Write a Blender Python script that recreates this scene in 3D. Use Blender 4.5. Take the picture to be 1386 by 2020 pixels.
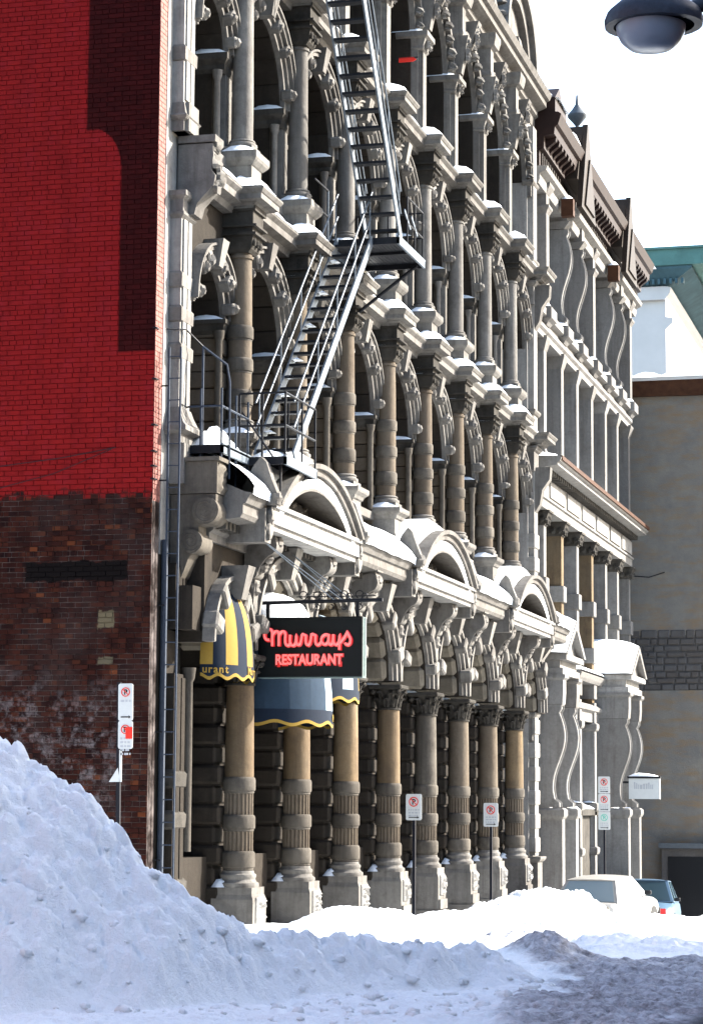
import bpy, math, random
import numpy as np
from mathutils import Vector, Matrix
R_ = math.radians
PI = math.pi
random.seed(7)
scn = bpy.context.scene
for o in list(bpy.data.objects):
    bpy.data.objects.remove(o)

# ------------------------------------------------------------------ camera
CAM = Vector((10.678, -30.048, 1.65))
yaw, pitch, roll = R_(14.9), R_(7.0), R_(0.37)
cd = bpy.data.cameras.new('camera')
cam = bpy.data.objects.new('camera', cd)
scn.collection.objects.link(cam)
fw = Vector((-math.sin(yaw)*math.cos(pitch), math.cos(yaw)*math.cos(pitch), math.sin(pitch)))
rt = Vector((math.cos(yaw), math.sin(yaw), 0))
up = rt.cross(fw)
r2 = rt*math.cos(roll) + up*math.sin(roll)
u2 = up*math.cos(roll) - rt*math.sin(roll)
m3 = Matrix((r2, u2, -fw)).transposed()
cam.matrix_world = Matrix.Translation(CAM) @ m3.to_4x4()
cd.sensor_fit = 'VERTICAL'
cd.sensor_height = 36.0
cd.lens = 36.0*4700.0/2020.0
cd.clip_end = 3000
cd.clip_start = 0.5
scn.camera = cam

# ------------------------------------------------------------------ light
SUN_AZ, SUN_EL = 55.0, 30.0          # degrees from +Y towards +X, elevation
w = bpy.data.worlds.new('World')
scn.world = w
w.use_nodes = True
nt = w.node_tree
bg = nt.nodes['Background']
sky = nt.nodes.new('ShaderNodeTexSky')
sky.sky_type = 'NISHITA'
sky.sun_disc = False
sky.sun_elevation = R_(SUN_EL)
sky.sun_rotation = R_(SUN_AZ)
sky.air_density = 1.0
sky.dust_density = 2.0
sky.ozone_density = 1.0
nt.links.new(sky.outputs[0], bg.inputs[0])
bg.inputs[1].default_value = 0.15
sd = bpy.data.lights.new('sun', 'SUN')
sd.energy = 5.0
sd.angle = R_(0.5)
sd.color = (1.0, 0.95, 0.87)
sun = bpy.data.objects.new('sun', sd)
scn.collection.objects.link(sun)
sv = Vector((math.sin(R_(SUN_AZ))*math.cos(R_(SUN_EL)), math.cos(R_(SUN_AZ))*math.cos(R_(SUN_EL)), math.sin(R_(SUN_EL))))
sun.rotation_euler = sv.to_track_quat('Z', 'Y').to_euler()
sun.location = (20, 20, 40)
vs = scn.view_settings
vs.view_transform = 'Standard'
vs.look = 'None'
vs.exposure = 2.38
vs.gamma = 1.0
vs.use_curve_mapping = False

# ------------------------------------------------------------------ helpers
COL = scn.collection
WLOC = {}

def link_obj(name, data, parent=None, loc=(0, 0, 0), rot=None, scale=None):
    o = bpy.data.objects.new(name, data)
    COL.objects.link(o)
    loc = Vector(loc)
    WLOC[o] = loc
    if parent is not None:
        o.parent = parent
        o.location = loc - WLOC[parent]
    else:
        o.location = loc
    if rot: o.rotation_euler = rot
    if scale: o.scale = scale
    return o

def tag(o, label=None, cat=None, group=None, kind=None):
    if label: o['label'] = label
    if cat: o['category'] = cat
    if group: o['group'] = group
    if kind: o['kind'] = kind
    return o

def thing(name, label, cat, loc=(0, 0, 0), group=None):
    return tag(link_obj(name, None, None, loc), label, cat, group)

class MB:
    def __init__(s):
        s.v = []; s.f = []; s.m = []; s.cm = 0
    def add(s, vs_, fs):
        n = len(s.v)
        s.v.extend([tuple(p) for p in vs_])
        s.f.extend([tuple(i+n for i in f) for f in fs])
        s.m.extend([s.cm]*len(fs))
        return s
    def box(s, x0, x1, y0, y1, z0, z1):
        return s.add([(x0, y0, z0), (x1, y0, z0), (x1, y1, z0), (x0, y1, z0), (x0, y0, z1), (x1, y0, z1), (x1, y1, z1), (x0, y1, z1)],
                     [(0, 3, 2, 1), (4, 5, 6, 7), (0, 1, 5, 4), (1, 2, 6, 5), (2, 3, 7, 6), (3, 0, 4, 7)])
    def tbox(s, a, b, z0, z1):
        # tapered box, a and b are (x0,x1,y0,y1) at bottom and top
        return s.add([(a[0], a[2], z0), (a[1], a[2], z0), (a[1], a[3], z0), (a[0], a[3], z0), (b[0], b[2], z1), (b[1], b[2], z1), (b[1], b[3], z1), (b[0], b[3], z1)],
                     [(0, 3, 2, 1), (4, 5, 6, 7), (0, 1, 5, 4), (1, 2, 6, 5), (2, 3, 7, 6), (3, 0, 4, 7)])
    def cbox(s, x0, x1, y0, y1, z0, z1, c):
        V = []; idx = {}
        X = (x0, x1); Y = (y0, y1); Z = (z0, z1)
        for i in (0, 1):
            for j in (0, 1):
                for k in (0, 1):
                    p = [X[i], Y[j], Z[k]]; d = [c if i == 0 else -c, c if j == 0 else -c, c if k == 0 else -c]
                    for a in range(3):
                        q = list(p)
                        for b in range(3):
                            if b != a: q[b] += d[b]
                        idx[(i, j, k, a)] = len(V); V.append(tuple(q))
        F = []
        for i in (0, 1):
            q = [idx[(i, 0, 0, 0)], idx[(i, 1, 0, 0)], idx[(i, 1, 1, 0)], idx[(i, 0, 1, 0)]]
            F.append(q if i else q[::-1])
            q = [idx[(0, i, 0, 1)], idx[(0, i, 1, 1)], idx[(1, i, 1, 1)], idx[(1, i, 0, 1)]]
            F.append(q if i else q[::-1])
            q = [idx[(0, 0, i, 2)], idx[(1, 0, i, 2)], idx[(1, 1, i, 2)], idx[(0, 1, i, 2)]]
            F.append(q if i else q[::-1])
        for i in (0, 1):
            for j in (0, 1):
                q = [idx[(i, j, 0, 0)], idx[(i, j, 1, 0)], idx[(i, j, 1, 1)], idx[(i, j, 0, 1)]]
                F.append(q if (i == j) else q[::-1])
                q = [idx[(i, 0, j, 0)], idx[(i, 0, j, 2)], idx[(i, 1, j, 2)], idx[(i, 1, j, 0)]]
                F.append(q if (i == j) else q[::-1])
                q = [idx[(0, i, j, 1)], idx[(1, i, j, 1)], idx[(1, i, j, 2)], idx[(0, i, j, 2)]]
                F.append(q if (i == j) else q[::-1])
        for i in (0, 1):
            for j in (0, 1):
                for k in (0, 1):
                    q = [idx[(i, j, k, 0)], idx[(i, j, k, 1)], idx[(i, j, k, 2)]]
                    F.append(q if ((i+j+k) % 2 == 1) else q[::-1])
        return s.add(V, F)
    def lathe(s, prof, n=20, cx=0, cy=0, cz=0, ang0=0.0, ang1=2*PI, rx=1.0, ry=1.0):
        full = abs(ang1-ang0-2*PI) < 1e-6
        m = n if full else n+1
        V = []
        for r, z in prof:
            for i in range(m):
                a = ang0+(ang1-ang0)*i/n
                V.append((cx+r*rx*math.cos(a), cy+r*ry*math.sin(a), cz+z))
        F = []
        for j in range(len(prof)-1):
            for i in range(n):
                a = j*m+i; b = j*m+(i+1) % m
                F.append((a, b, b+m, a+m))
        return s.add(V, F)
    def prism(s, poly, axis, lo, hi):
        n = len(poly)
        def P(a, b, t):
            return (t, a, b) if axis == 'x' else (a, t, b) if axis == 'y' else (a, b, t)
        V = [P(a, b, lo) for a, b in poly]+[P(a, b, hi) for a, b in poly]
        F = [tuple(range(n))[::-1], tuple(range(n, 2*n))]
        for i in range(n):
            j = (i+1) % n
            F.append((i, j, j+n, i+n))
        return s.add(V, F)
    def strip(s, pin, pout, x0, x1, caps=True):
        # two polylines in (y,z) -> solid band between them from x0 to x1
        n = len(pin)
        V = [(x1, a, b) for a, b in pin]+[(x1, a, b) for a, b in pout]+[(x0, a, b) for a, b in pin]+[(x0, a, b) for a, b in pout]
        F = []
        for i in range(n-1):
            F += [(i, i+1, n+i+1, n+i), (2*n+i, 3*n+i, 3*n+i+1, 2*n+i+1), (i, 2*n+i, 2*n+i+1, i+1), (n+i, n+i+1, 3*n+i+1, 3*n+i)]
        if caps:
            F += [(0, n, 3*n, 2*n), (n-1, 3*n-1, 4*n-1, 2*n-1)]
        return s.add(V, F)
    def ring(s, cy, cz, r0, r1, x0, x1, a0=0, a1=PI, n=24):
        A = [a0+(a1-a0)*i/n for i in range(n+1)]
        return s.strip([(cy+r0*math.cos(a), cz+r0*math.sin(a)) for a in A], [(cy+r1*math.cos(a), cz+r1*math.sin(a)) for a in A], x0, x1)
    def ressaut(s, prof, xb, xf, cy, hw, ch=0.0):
        # moulding profile [(offset,z)] wrapped round a block plan (open at back)
        V = []; k = 0
        for o, z in prof:
            if ch:
                L = [(xb, cy-hw-o), (xf+o-ch, cy-hw-o), (xf+o, cy-hw-o+ch), (xf+o, cy+hw+o-ch), (xf+o-ch, cy+hw+o), (xb, cy+hw+o)]
            else:
                L = [(xb, cy-hw-o), (xf+o, cy-hw-o), (xf+o, cy+hw+o), (xb, cy+hw+o)]
            k = len(L)
            V += [(a, b, z) for a, b in L]
        F = []
        for j in range(len(prof)-1):
            for i in range(k-1):
                F.append((j*k+i, j*k+i+1, (j+1)*k+i+1, (j+1)*k+i))
            F.append((j*k+k-1, j*k, (j+1)*k, (j+1)*k+k-1))
        F.append(tuple(range(k))[::-1])
        t = (len(prof)-1)*k
        F.append(tuple(range(t, t+k)))
        return s.add(V, F)
    def tube(s, pts, r, n=8, cap=True):
        P = [Vector(p) for p in pts]
        V = []; F = []
        up0 = None
        for i, p in enumerate(P):
            d = (P[min(i+1, len(P)-1)]-P[max(i-1, 0)]).normalized()
            if up0 is None:
                ref = Vector((0, 0, 1)) if abs(d.z) < .9 else Vector((1, 0, 0))
                u = d.cross(ref).normalized()
            else:
                u = (up0 - d*up0.dot(d)).normalized()
            up0 = u
            v = d.cross(u)
            rr = r[i] if isinstance(r, (list, tuple)) else r
            for j in range(n):
                a = 2*PI*j/n
                V.append(p+u*rr*math.cos(a)+v*rr*math.sin(a))
        for i in range(len(P)-1):
            for j in range(n):
                F.append((i*n+j, i*n+(j+1) % n, (i+1)*n+(j+1) % n, (i+1)*n+j))
        if cap:
            F.append(tuple(range(n))[::-1]); F.append(tuple(range((len(P)-1)*n, len(P)*n)))
        return s.add(V, F)
    def bar(s, p0, p1, wd, ht, upv=(0, 0, 1)):
        p0 = Vector(p0); p1 = Vector(p1)
        d = (p1-p0).normalized(); upv = Vector(upv)
        sx = d.cross(upv).normalized(); uz = sx.cross(d)
        V = []
        for p in (p0, p1):
            for a, b in ((-1, -1), (1, -1), (1, 1), (-1, 1)):
                V.append(p+sx*a*wd/2+uz*b*ht/2)
        return s.add(V, [(0, 1, 2, 3), (7, 6, 5, 4), (0, 4, 5, 1), (1, 5, 6, 2), (2, 6, 7, 3), (3, 7, 4, 0)])
    def relief(s, x, cy, cz, wy, hz, dep, seed, n=9, m=12, sym=True):
        # carved ornament: a height field standing on a face that looks along +X
        rn = np.random.RandomState(seed)
        h = rn.rand(m+1, n+1)
        if sym: h = (h+h[:, ::-1])/2
        h = (h > .5)*.6+h*.5
        h[0, :] = h[-1, :] = 0; h[:, 0] = h[:, -1] = 0
        V = []; F = []
        for j in range(m+1):
            for i in range(n+1):
                V.append((x+dep*h[j, i], cy-wy/2+wy*i/n, cz-hz/2+hz*j/m))
        for j in range(m):
            for i in range(n):
                a = j*(n+1)+i
                F.append((a, a+1, a+n+2, a+n+1))
        return s.add(V, F)
    def blob(s, c, r, seed=0, n=8, m=6, amp=.25):
        rn = random.Random(seed)
        V = [(c[0], c[1], c[2]-r[2])]; F = []
        for j in range(1, m):
            t = PI*j/m
            for i in range(n):
                a = 2*PI*i/n
                k = 1+amp*(rn.random()-.5)*2
                V.append((c[0]+r[0]*math.sin(t)*math.cos(a)*k, c[1]+r[1]*math.sin(t)*math.sin(a)*k, c[2]-r[2]*math.cos(t)*k))
        V.append((c[0], c[1], c[2]+r[2]))
        for i in range(n):
            F.append((0, 1+(i+1) % n, 1+i))
            F.append((len(V)-1, len(V)-1-n+i, len(V)-1-n+(i+1) % n))
        for j in range(m-2):
            for i in range(n):
                a = 1+j*n+i; b = 1+j*n+(i+1) % n
                F.append((a, b, b+n, a+n))
        return s.add(V, F)
    def mesh(s, name, mats, smooth=38, origin=(0, 0, 0)):
        me = bpy.data.meshes.new(name)
        o = origin
        me.from_pydata([(a-o[0], b-o[1], c-o[2]) for a, b, c in s.v], [], s.f)
        for mt in (mats if isinstance(mats, (list, tuple)) else [mats]):
            me.materials.append(mt)
        if isinstance(mats, (list, tuple)) and len(mats) > 1:
            me.polygons.foreach_set('material_index', s.m)
        if smooth:
            me.polygons.foreach_set('use_smooth', [True]*len(me.polygons))
            me.set_sharp_from_angle(angle=R_(smooth))
        me.update()
        return me
    def build(s, name, mats, parent=None, loc=None, smooth=38):
        # geometry is given in world coordinates; object origin at loc (default: the parent's origin)
        if loc is None:
            loc = WLOC[parent] if parent is not None else Vector((0, 0, 0))
        return link_obj(name, s.mesh(name, mats, smooth, loc), parent, loc)

def inst(name, me, parent, loc, rot=None, scale=None):
    return link_obj(name, me, parent, loc, rot, scale)

# ------------------------------------------------------------------ materials
def newmat(name):
    m = bpy.data.materials.new(name)
    m.use_nodes = True
    N = m.node_tree.nodes; L = m.node_tree.links
    return m, N, L, N['Principled BSDF']

def nz(N, L, vec, scale, detail=6, rough=.6, dist=0.0):
    n = N.new('ShaderNodeTexNoise')
    n.inputs['Scale'].default_value = scale
    n.inputs['Detail'].default_value = detail
    n.inputs['Roughness'].default_value = rough
    n.inputs['Distortion'].default_value = dist
    L.new(vec, n.inputs['Vector'])
    return n.outputs['Fac']

def ramp(N, L, fac, stops):
    r = N.new('ShaderNodeValToRGB')
    el = r.color_ramp.elements
    while len(el) < len(stops): el.new(.5)
    for e, (p, c) in zip(el, stops):
        e.position = p
        e.color = (c, c, c, 1) if isinstance(c, (int, float)) else (*c, 1)
    L.new(fac, r.inputs[0])
    return r.outputs[0]

def mixc(N, L, fac, a, b, mode='MIX'):
    n = N.new('ShaderNodeMix')
    n.data_type = 'RGBA'; n.blend_type = mode
    for s, v in ((0, fac), (6, a), (7, b)):
        if isinstance(v, (int, float)): n.inputs[s].default_value = v
        elif isinstance(v, tuple): n.inputs[s].default_value = (*v, 1)
        else: L.new(v, n.inputs[s])
    return n.outputs[2]

def mth(N, L, op, a, b=None, c=None):
    n = N.new('ShaderNodeMath'); n.operation = op
    for i, v in enumerate((a, b, c)):
        if v is None: continue
        if isinstance(v, (int, float)): n.inputs[i].default_value = v
        else: L.new(v, n.inputs[i])
    return n.outputs[0]

def wpos(N):
    return N.new('ShaderNodeNewGeometry').outputs['Position']

def mapv(N, L, vec, sc):
    n = N.new('ShaderNodeMapping'); n.inputs['Scale'].default_value = sc
    L.new(vec, n.inputs[0])
    return n.outputs[0]

def bump(N, L, h, st, dist=.02):
    b = N.new('ShaderNodeBump'); b.inputs['Strength'].default_value = st; b.inputs['Distance'].default_value = dist
    L.new(h, b.inputs['Height'])
    return b.outputs[0]

def stone(name, ca, cb, dirt, dark=(.06, .05, .042), rough=.88, streak=.5, k=.61):
    ca = tuple(x*k for x in ca); cb = tuple(x*k for x in cb)
    m, N, L, P = newmat(name)
    p = wpos(N)
    big = nz(N, L, p, .9, 8, .65)
    fine = nz(N, L, p, 14, 6, .7)
    st = nz(N, L, mapv(N, L, p, (7, 7, .55)), 1.0, 6, .65)
    c = mixc(N, L, ramp(N, L, big, [(.3, 0.0), (.7, 1.0)]), ca, cb)
    c = mixc(N, L, ramp(N, L, fine, [(.3, .0), (.75, .5)]), c, tuple(x*.55 for x in ca))
    f = mth(N, L, 'MULTIPLY', ramp(N, L, st, [(.48, 0.0), (.74, 1.0)]), streak)
    c = mixc(N, L, f, c, dark)
    f2 = mth(N, L, 'MULTIPLY', ramp(N, L, nz(N, L, p, 2.7, 8, .7), [(.5, 0.0), (.72, 1.0)]), dirt)
    c = mixc(N, L, f2, c, dark)
    oi = N.new('ShaderNodeObjectInfo')
    c = mixc(N, L, ramp(N, L, oi.outputs['Random'], [(0.0, 0.0), (1.0, .42)]), c, dark)
    L.new(c, P.inputs['Base Color'])
    P.inputs['Roughness'].default_value = rough
    P.inputs['Specular IOR Level'].default_value = .06
    hh = mth(N, L, 'ADD', mth(N, L, 'MULTIPLY', fine, .5), mth(N, L, 'MULTIPLY', nz(N, L, p, 4.5, 8, .75), .9))
    L.new(bump(N, L, hh, .55, .03), P.inputs['Normal'])
    return m

def plain(name, col, rough=.6, metal=0.0, var=.25, scale=9.0, spec=.12, col2=None):
    m, N, L, P = newmat(name)
    p = wpos(N)
    f = nz(N, L, p, scale, 6, .65)
    c = mixc(N, L, ramp(N, L, f, [(.3, 0.0), (.72, 1.0)]), col, col2 if col2 else tuple(x*(1-var) for x in col))
    L.new(c, P.inputs['Base Color'])
    P.inputs['Roughness'].default_value = rough
    P.inputs['Metallic'].default_value = metal
    P.inputs['Specular IOR Level'].default_value = spec
    L.new(bump(N, L, f, .12, .01), P.inputs['Normal'])
    return m

M = {}
M['stone'] = stone('grey_limestone', (.215, .203, .184), (.30, .288, .268), .65, dark=(.045, .04, .036), streak=.7)
M['stone_light'] = stone('pale_limestone', (.30, .29, .27), (.38, .37, .35), .45, dark=(.06, .054, .047), streak=.55, k=.85)
M['stone_tan'] = stone('tan_stained_limestone', (.27, .185, .10), (.22, .18, .125), .65, dark=(.05, .036, .025), streak=.75)
M['stone_brown'] = stone('brown_stained_limestone', (.16, .128, .092), (.20, .17, .135), .65, dark=(.05, .038, .028), streak=.5)
M['stone_shade'] = stone('shade_toned_limestone', (.085, .077, .066), (.15, .14, .125), .75, dark=(.012, .011, .010))  # darker limestone copy, shade of ledges and recesses put into its colour
M['stone_dark'] = stone('soot_and_shade_limestone', (.035, .029, .023), (.06, .05, .04), .6, dark=(.010, .009, .008))  # sooty ground piers; elsewhere recess and corner shade put into the colour
M['stone_black'] = stone('shade_black_limestone', (.05, .045, .038), (.10, .092, .08), .8, dark=(.010, .009, .008))  # capitals: shade under the cornices is put into this stone colour
M['stone_pillow'] = stone('tooled_brown_grey_limestone', (.23, .20, .155), (.28, .25, .20), .45, dark=(.03, .026, .02), streak=.5)
M['stone_mid'] = stone('grey_brown_limestone', (.14, .122, .10), (.19, .172, .145), .6, dark=(.02, .018, .016), streak=.6)
M['stone2'] = stone('second_building_limestone', (.235, .228, .215), (.30, .293, .28), .4, streak=.5, k=.72)
M['iron'] = plain('black_iron', (.010, .011, .014), .55, 0.0, .4, 20)
M['steel'] = plain('pale_blue_grey_painted_steel', (.11, .132, .155), .5, 0.0, .4, 20)
M['dark_steel'] = plain('dark_blue_painted_steel', (.030, .040, .058), .5, 0.0, .4, 20)
M['brown'] = plain('brown_painted_sheet_metal', (.019, .0095, .0075), .6, 0, .5, 4)
M['brown2'] = plain('weathered_olive_brown_sheet_metal', (.025, .0165, .0105), .6, 0, .5, 4)
M['rust'] = plain('rust_stained_sheet_metal', (.055, .022, .010), .7, 0, .6, 5)
M['copper'] = plain('green_copper_patina', (.075, .165, .15), .7, 0, .35, 1.2)
M['copper_dark'] = plain('dark_copper_patina', (.05, .10, .12), .7, 0, .4, 1.5)
M['white_stone'] = plain('white_ashlar', (.42, .42, .41), .8, 0, .1, 1.0)
M['slate'] = plain('lead_grey_metal', (.07, .08, .09), .5, 0, .3, 8)
M['yellow'] = plain('yellow_canvas', (.20, .13, .025), .8, 0, .12, 30)
M['navy'] = plain('navy_canvas', (.004, .009, .019), .85, 0, .2, 30)
M['faded_blue'] = plain('faded_blue_canvas', (.014, .028, .048), .85, 0, .25, 12)
M['pale_canvas'] = plain('pale_blue_canvas', (.17, .22, .255), .85, 0, .1, 30)
M['white_paint'] = plain('white_sign_paint', (.42, .44, .44), .5, 0, .08, 12)
M['red_paint'] = plain('red_sign_paint', (.55, .03, .02), .5, 0, .1, 12)
M['black_paint'] = plain('black_sign_paint', (.02, .02, .022), .5, 0, .1, 12)
M['green_paint'] = plain('green_sign_paint', (.10, .38, .30), .5, 0, .1, 12)
M['grey_print'] = plain('grey_print', (.30, .32, .34), .5, 0, .1, 12)
M['sign_face'] = plain('dark_green_black_enamel', (.004, .006, .0065), .5, 0, .3, 6)
M['sign_edge'] = plain('grey_green_sign_edge', (.085, .12, .12), .4, 0, .3, 14)
M['post'] = plain('dark_blue_sign_post', (.005, .006, .011), .5, 0, .3, 20)
M['rubber'] = plain('tyre_rubber', (.015, .015, .016), .8, 0, .2, 20)
M['car_white'] = plain('white_car_paint', (.24, .232, .212), .3, 0, .05, 6, .5)
M['car_grey'] = plain('beige_grey_car_panel', (.16, .145, .11), .45, 0, .15, 6, .5)
M['car_blue'] = plain('light_blue_car_paint', (.06, .11, .165), .3, 0, .06, 6, .5)
M['car_dark'] = plain('black_car_trim', (.015, .016, .018), .5, 0, .2, 10)
M['tail'] = plain('red_tail_lamp', (.32, .05, .015), .25, 0, .15, 30, .5)
M['grille_red'] = plain('red_car_stripe', (.45, .03, .03), .35, 0, .1, 20)

def glass(name, col=(.012, .015, .018), rough=.08, spec=.6):
    m, N, L, P = newmat(name)
    P.inputs['Base Color'].default_value = (*col, 1)
    P.inputs['Roughness'].default_value = rough
    P.inputs['Specular IOR Level'].default_value = spec
    f = nz(N, L, wpos(N), 1.3, 3, .5)
    L.new(bump(N, L, f, .06, .05), P.inputs['Normal'])
    return m
M['glass'] = glass('dark_window_glass', (.006, .007, .009), .25, .12)
M['car_glass'] = glass('frosted_car_glass', (.16, .21, .23), .22)
M['dark_car_glass'] = glass('dark_car_glass', (.02, .04, .05), .12, .5)
M['lamp_glass'] = glass('blue_grey_lamp_bowl', (.16, .215, .29), .3, .3)

def emis(name, col, st, base):
    m, N, L, P = newmat(name)
    P.inputs['Base Color'].default_value = (*base, 1)
    P.inputs['Emission Color'].default_value = (*col, 1)
    P.inputs['Emission Strength'].default_value = st
    P.inputs['Roughness'].default_value = .3
    return m
M['neon'] = emis('pink_neon_tube', (1.0, .16, .15), .22, (.25, .07, .07))
M['neon_red'] = emis('glowing_red_letter_enamel', (.75, .010, .015), .13, (.2, .01, .01))  # letter backing gives off a faint red glow of its own

def snow_mat(name, dirty):
    m, N, L, P = newmat(name)
    p = wpos(N)
    f1 = nz(N, L, p, 2.2, 9, .68)
    f2 = nz(N, L, p, 26, 6, .7)
    base = mixc(N, L, ramp(N, L, f2, [(.35, 0.0), (.7, 1.0)]), (.80, .84, .865), (.72, .76, .79))
    if dirty:
        at = N.new('ShaderNodeAttribute'); at.attribute_name = 'dirt'
        d = at.outputs['Fac']
        # wear: slush thrown up by traffic, broken up by noise
        k = mth(N, L, 'ADD', mth(N, L, 'MULTIPLY', d, 1.25), mth(N, L, 'MULTIPLY', mth(N, L, 'SUBTRACT', f1, .5), 2.6))
        k = ramp(N, L, k, [(.40, 0.0), (1.0, 1.0)])
        fine = nz(N, L, p, 9, 8, .75)
        dc = mixc(N, L, ramp(N, L, fine, [(.35, 0.0), (.65, 1.0)]), (.15, .145, .155), (.55, .56, .60))
        dc = mixc(N, L, ramp(N, L, mth(N, L, 'SUBTRACT', d, 1.0), [(.05, 0.0), (.35, 1.0)]), dc, (.055, .055, .06))
        base = mixc(N, L, k, base, dc)
        sp = ramp(N, L, nz(N, L, p, 6.5, 8, .8), [(.66, 0.0), (.74, .55)])
        base = mixc(N, L, sp, base, (.30, .28, .27))
    L.new(base, P.inputs['Base Color'])
    P.inputs['Roughness'].default_value = .75
    P.inputs['Specular IOR Level'].default_value = .2
    h = mth(N, L, 'ADD', mth(N, L, 'MULTIPLY', f1, .6), mth(N, L, 'MULTIPLY', f2, .35))
    g2 = nz(N, L, p, 75, 4, .7)
    h = mth(N, L, 'ADD', h, mth(N, L, 'MULTIPLY', g2, .22))
    L.new(bump(N, L, h, .85, .07), P.inputs['Normal'])
    return m
M['snow'] = snow_mat('clean_snow', False)
M['snow_ground'] = snow_mat('street_snow', True)
M['slush'] = plain('wet_asphalt_and_slush', (.10, .10, .105), .85, 0, .4, .6, .2)  # open ground kept dark so it bounces less sun

def brick_mat(name, mortar):
    # painted red above a ragged line, bare dark brick below; stains with shapes of their own
    m, N, L, P = newmat(name)
    p = wpos(N)
    sep = N.new('ShaderNodeSeparateXYZ'); L.new(p, sep.inputs[0])
    X, Z = sep.outputs[0], sep.outputs[2]
    warp = mth(N, L, 'SUBTRACT', nz(N, L, p, 5.0, 5, .6), .5)
    warp2 = mth(N, L, 'SUBTRACT', nz(N, L, p, 1.3, 3, .5), .5)
    # per-brick random from snapped position
    sn = N.new('ShaderNodeVectorMath'); sn.operation = 'SNAP'
    L.new(p, sn.inputs[0]); sn.inputs[1].default_value = (.108, 5, .07)
    wn = N.new('ShaderNodeTexWhiteNoise'); wn.noise_dimensions = '3D'; L.new(sn.outputs[0], wn.inputs[0])
    rnd = wn.outputs['Value']
    def step(v, lo, hi): return ramp(N, L, mth(N, L, 'MULTIPLY_ADD', v, 1/(hi-lo), -lo/(hi-lo)), [(0, 0.0), (1, 1.0)])
    zz = mth(N, L, 'ADD', Z, mth(N, L, 'ADD', mth(N, L, 'MULTIPLY', warp, .30), mth(N, L, 'MULTIPLY', mth(N, L, 'SUBTRACT', rnd, .5), .10)))
    paint = step(zz, 5.78, 5.84)
    if mortar:
        bare = mixc(N, L, ramp(N, L, nz(N, L, p, 2.2, 6, .7), [(.42, 0.0), (.62, 1.0)]), (.012, .008, .007), (.10, .085, .08))
        red = mixc(N, L, nz(N, L, p, 3, 6, .6), (.10, .006, .006), (.065, .004, .004))
    else:
        bare = ramp(N, L, rnd, [(0, (.008, .003, .003)), (.45, (.019, .0055, .004)), (.8, (.028, .0075, .005)), (.96, (.036, .011, .006)), (1, (.09, .026, .010))])
        bare = mixc(N, L, ramp(N, L, nz(N, L, p, 1.1, 6, .65), [(.46, 0.0), (.66, .85)]), bare, (.022, .013, .012))
        red = mixc(N, L, mth(N, L, 'MULTIPLY', rnd, .55), (.165, .0075, .0075), (.115, .005, .006))
        red = mixc(N, L, ramp(N, L, nz(N, L, p, 3.2, 8, .7), [(.5, 0.0), (.8, .7)]), red, (.18, .012, .019))
        red = mixc(N, L, ramp(N, L, nz(N, L, mapv(N, L, p, (3.0, 3.0, .45)), 1.0, 7, .7), [(.48, 0.0), (.75, .55)]), red, (.075, .004, .004))
        red = mixc(N, L, ramp(N, L, nz(N, L, p, 7.5, 3, .5), [(.73, 0.0), (.76, .8)]), red, (.02, .004, .004))
    # whitish bloom low on the wall, dark soot courses
    ef = mth(N, L, 'MULTIPLY', step(nz(N, L, p, 4.2, 8, .75), .50, .62), mth(N, L, 'MULTIPLY', step(mth(N, L, 'ADD', Z, mth(N, L, 'MULTIPLY', warp2, 1.2)), 3.5, 2.9), step(mth(N, L, 'ADD', X, mth(N, L, 'MULTIPLY', warp2, 1.0)), -.35, -.75)))
    bare = mixc(N, L, mth(N, L, 'MULTIPLY', ef, .42), bare, (.20, .18, .185))
    # beige render patch left on the brick
    def rect(x0, x1, z0, z1, k=.05):
        xa = mth(N, L, 'ADD', X, mth(N, L, 'MULTIPLY', warp, k)); za = mth(N, L, 'ADD', Z, mth(N, L, 'MULTIPLY', warp, k*1.6))
        a = mth(N, L, 'MULTIPLY', step(xa, x0, x0+.015), step(xa, x1, x1-.015))
        b = mth(N, L, 'MULTIPLY', step(za, z0, z0+.015), step(za, z1, z1-.015))
        return mth(N, L, 'MULTIPLY', a, b)
    bare = mixc(N, L, rect(-.84, -.60, 3.98, 4.22, .17), bare, (.085, .07, .043))
    bare = mixc(N, L, rect(-.82, -.60, 3.50, 3.60, .09), bare, (.07, .06, .04))
    bare = mixc(N, L, rect(-1.9, -.42, 4.62, 4.90, .12), bare, (.004, .003, .003))
    c = mixc(N, L, paint, bare, red)
    # old tarry black coating left on the painted wall, with a rounded shoulder
    xs = mth(N, L, 'ADD', X, mth(N, L, 'MULTIPLY', warp, .012)); zs = mth(N, L, 'ADD', Z, mth(N, L, 'MULTIPLY', warp, .012))
    strip = mth(N, L, 'MULTIPLY', step(xs, -.635, -.605), step(zs, 7.73, 7.76))
    up_ = mth(N, L, 'MULTIPLY', step(xs, -1.15, -1.12), step(zs, 10.86, 10.9))
    dx = mth(N, L, 'DIVIDE', mth(N, L, 'SUBTRACT', xs, -1.13), .50); dz = mth(N, L, 'DIVIDE', mth(N, L, 'SUBTRACT', zs, 10.36), .56)
    ell = mth(N, L, 'ADD', mth(N, L, 'MULTIPLY', dx, dx), mth(N, L, 'MULTIPLY', dz, dz))
    sh = mth(N, L, 'MULTIPLY', mth(N, L, 'MULTIPLY', step(xs, -1.15, -1.12), step(zs, 10.34, 10.37)), step(ell, .97, 1.04))
    tar = mth(N, L, 'MAXIMUM', mth(N, L, 'MAXIMUM', strip, up_), sh)
    tarc = mixc(N, L, rnd, (.010, .002, .002), (.022, .003, .003))
    c = mixc(N, L, mth(N, L, 'MULTIPLY', tar, .95), c, tarc)
    L.new(c, P.inputs['Base Color'])
    P.inputs['Roughness'].default_value = .8
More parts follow.
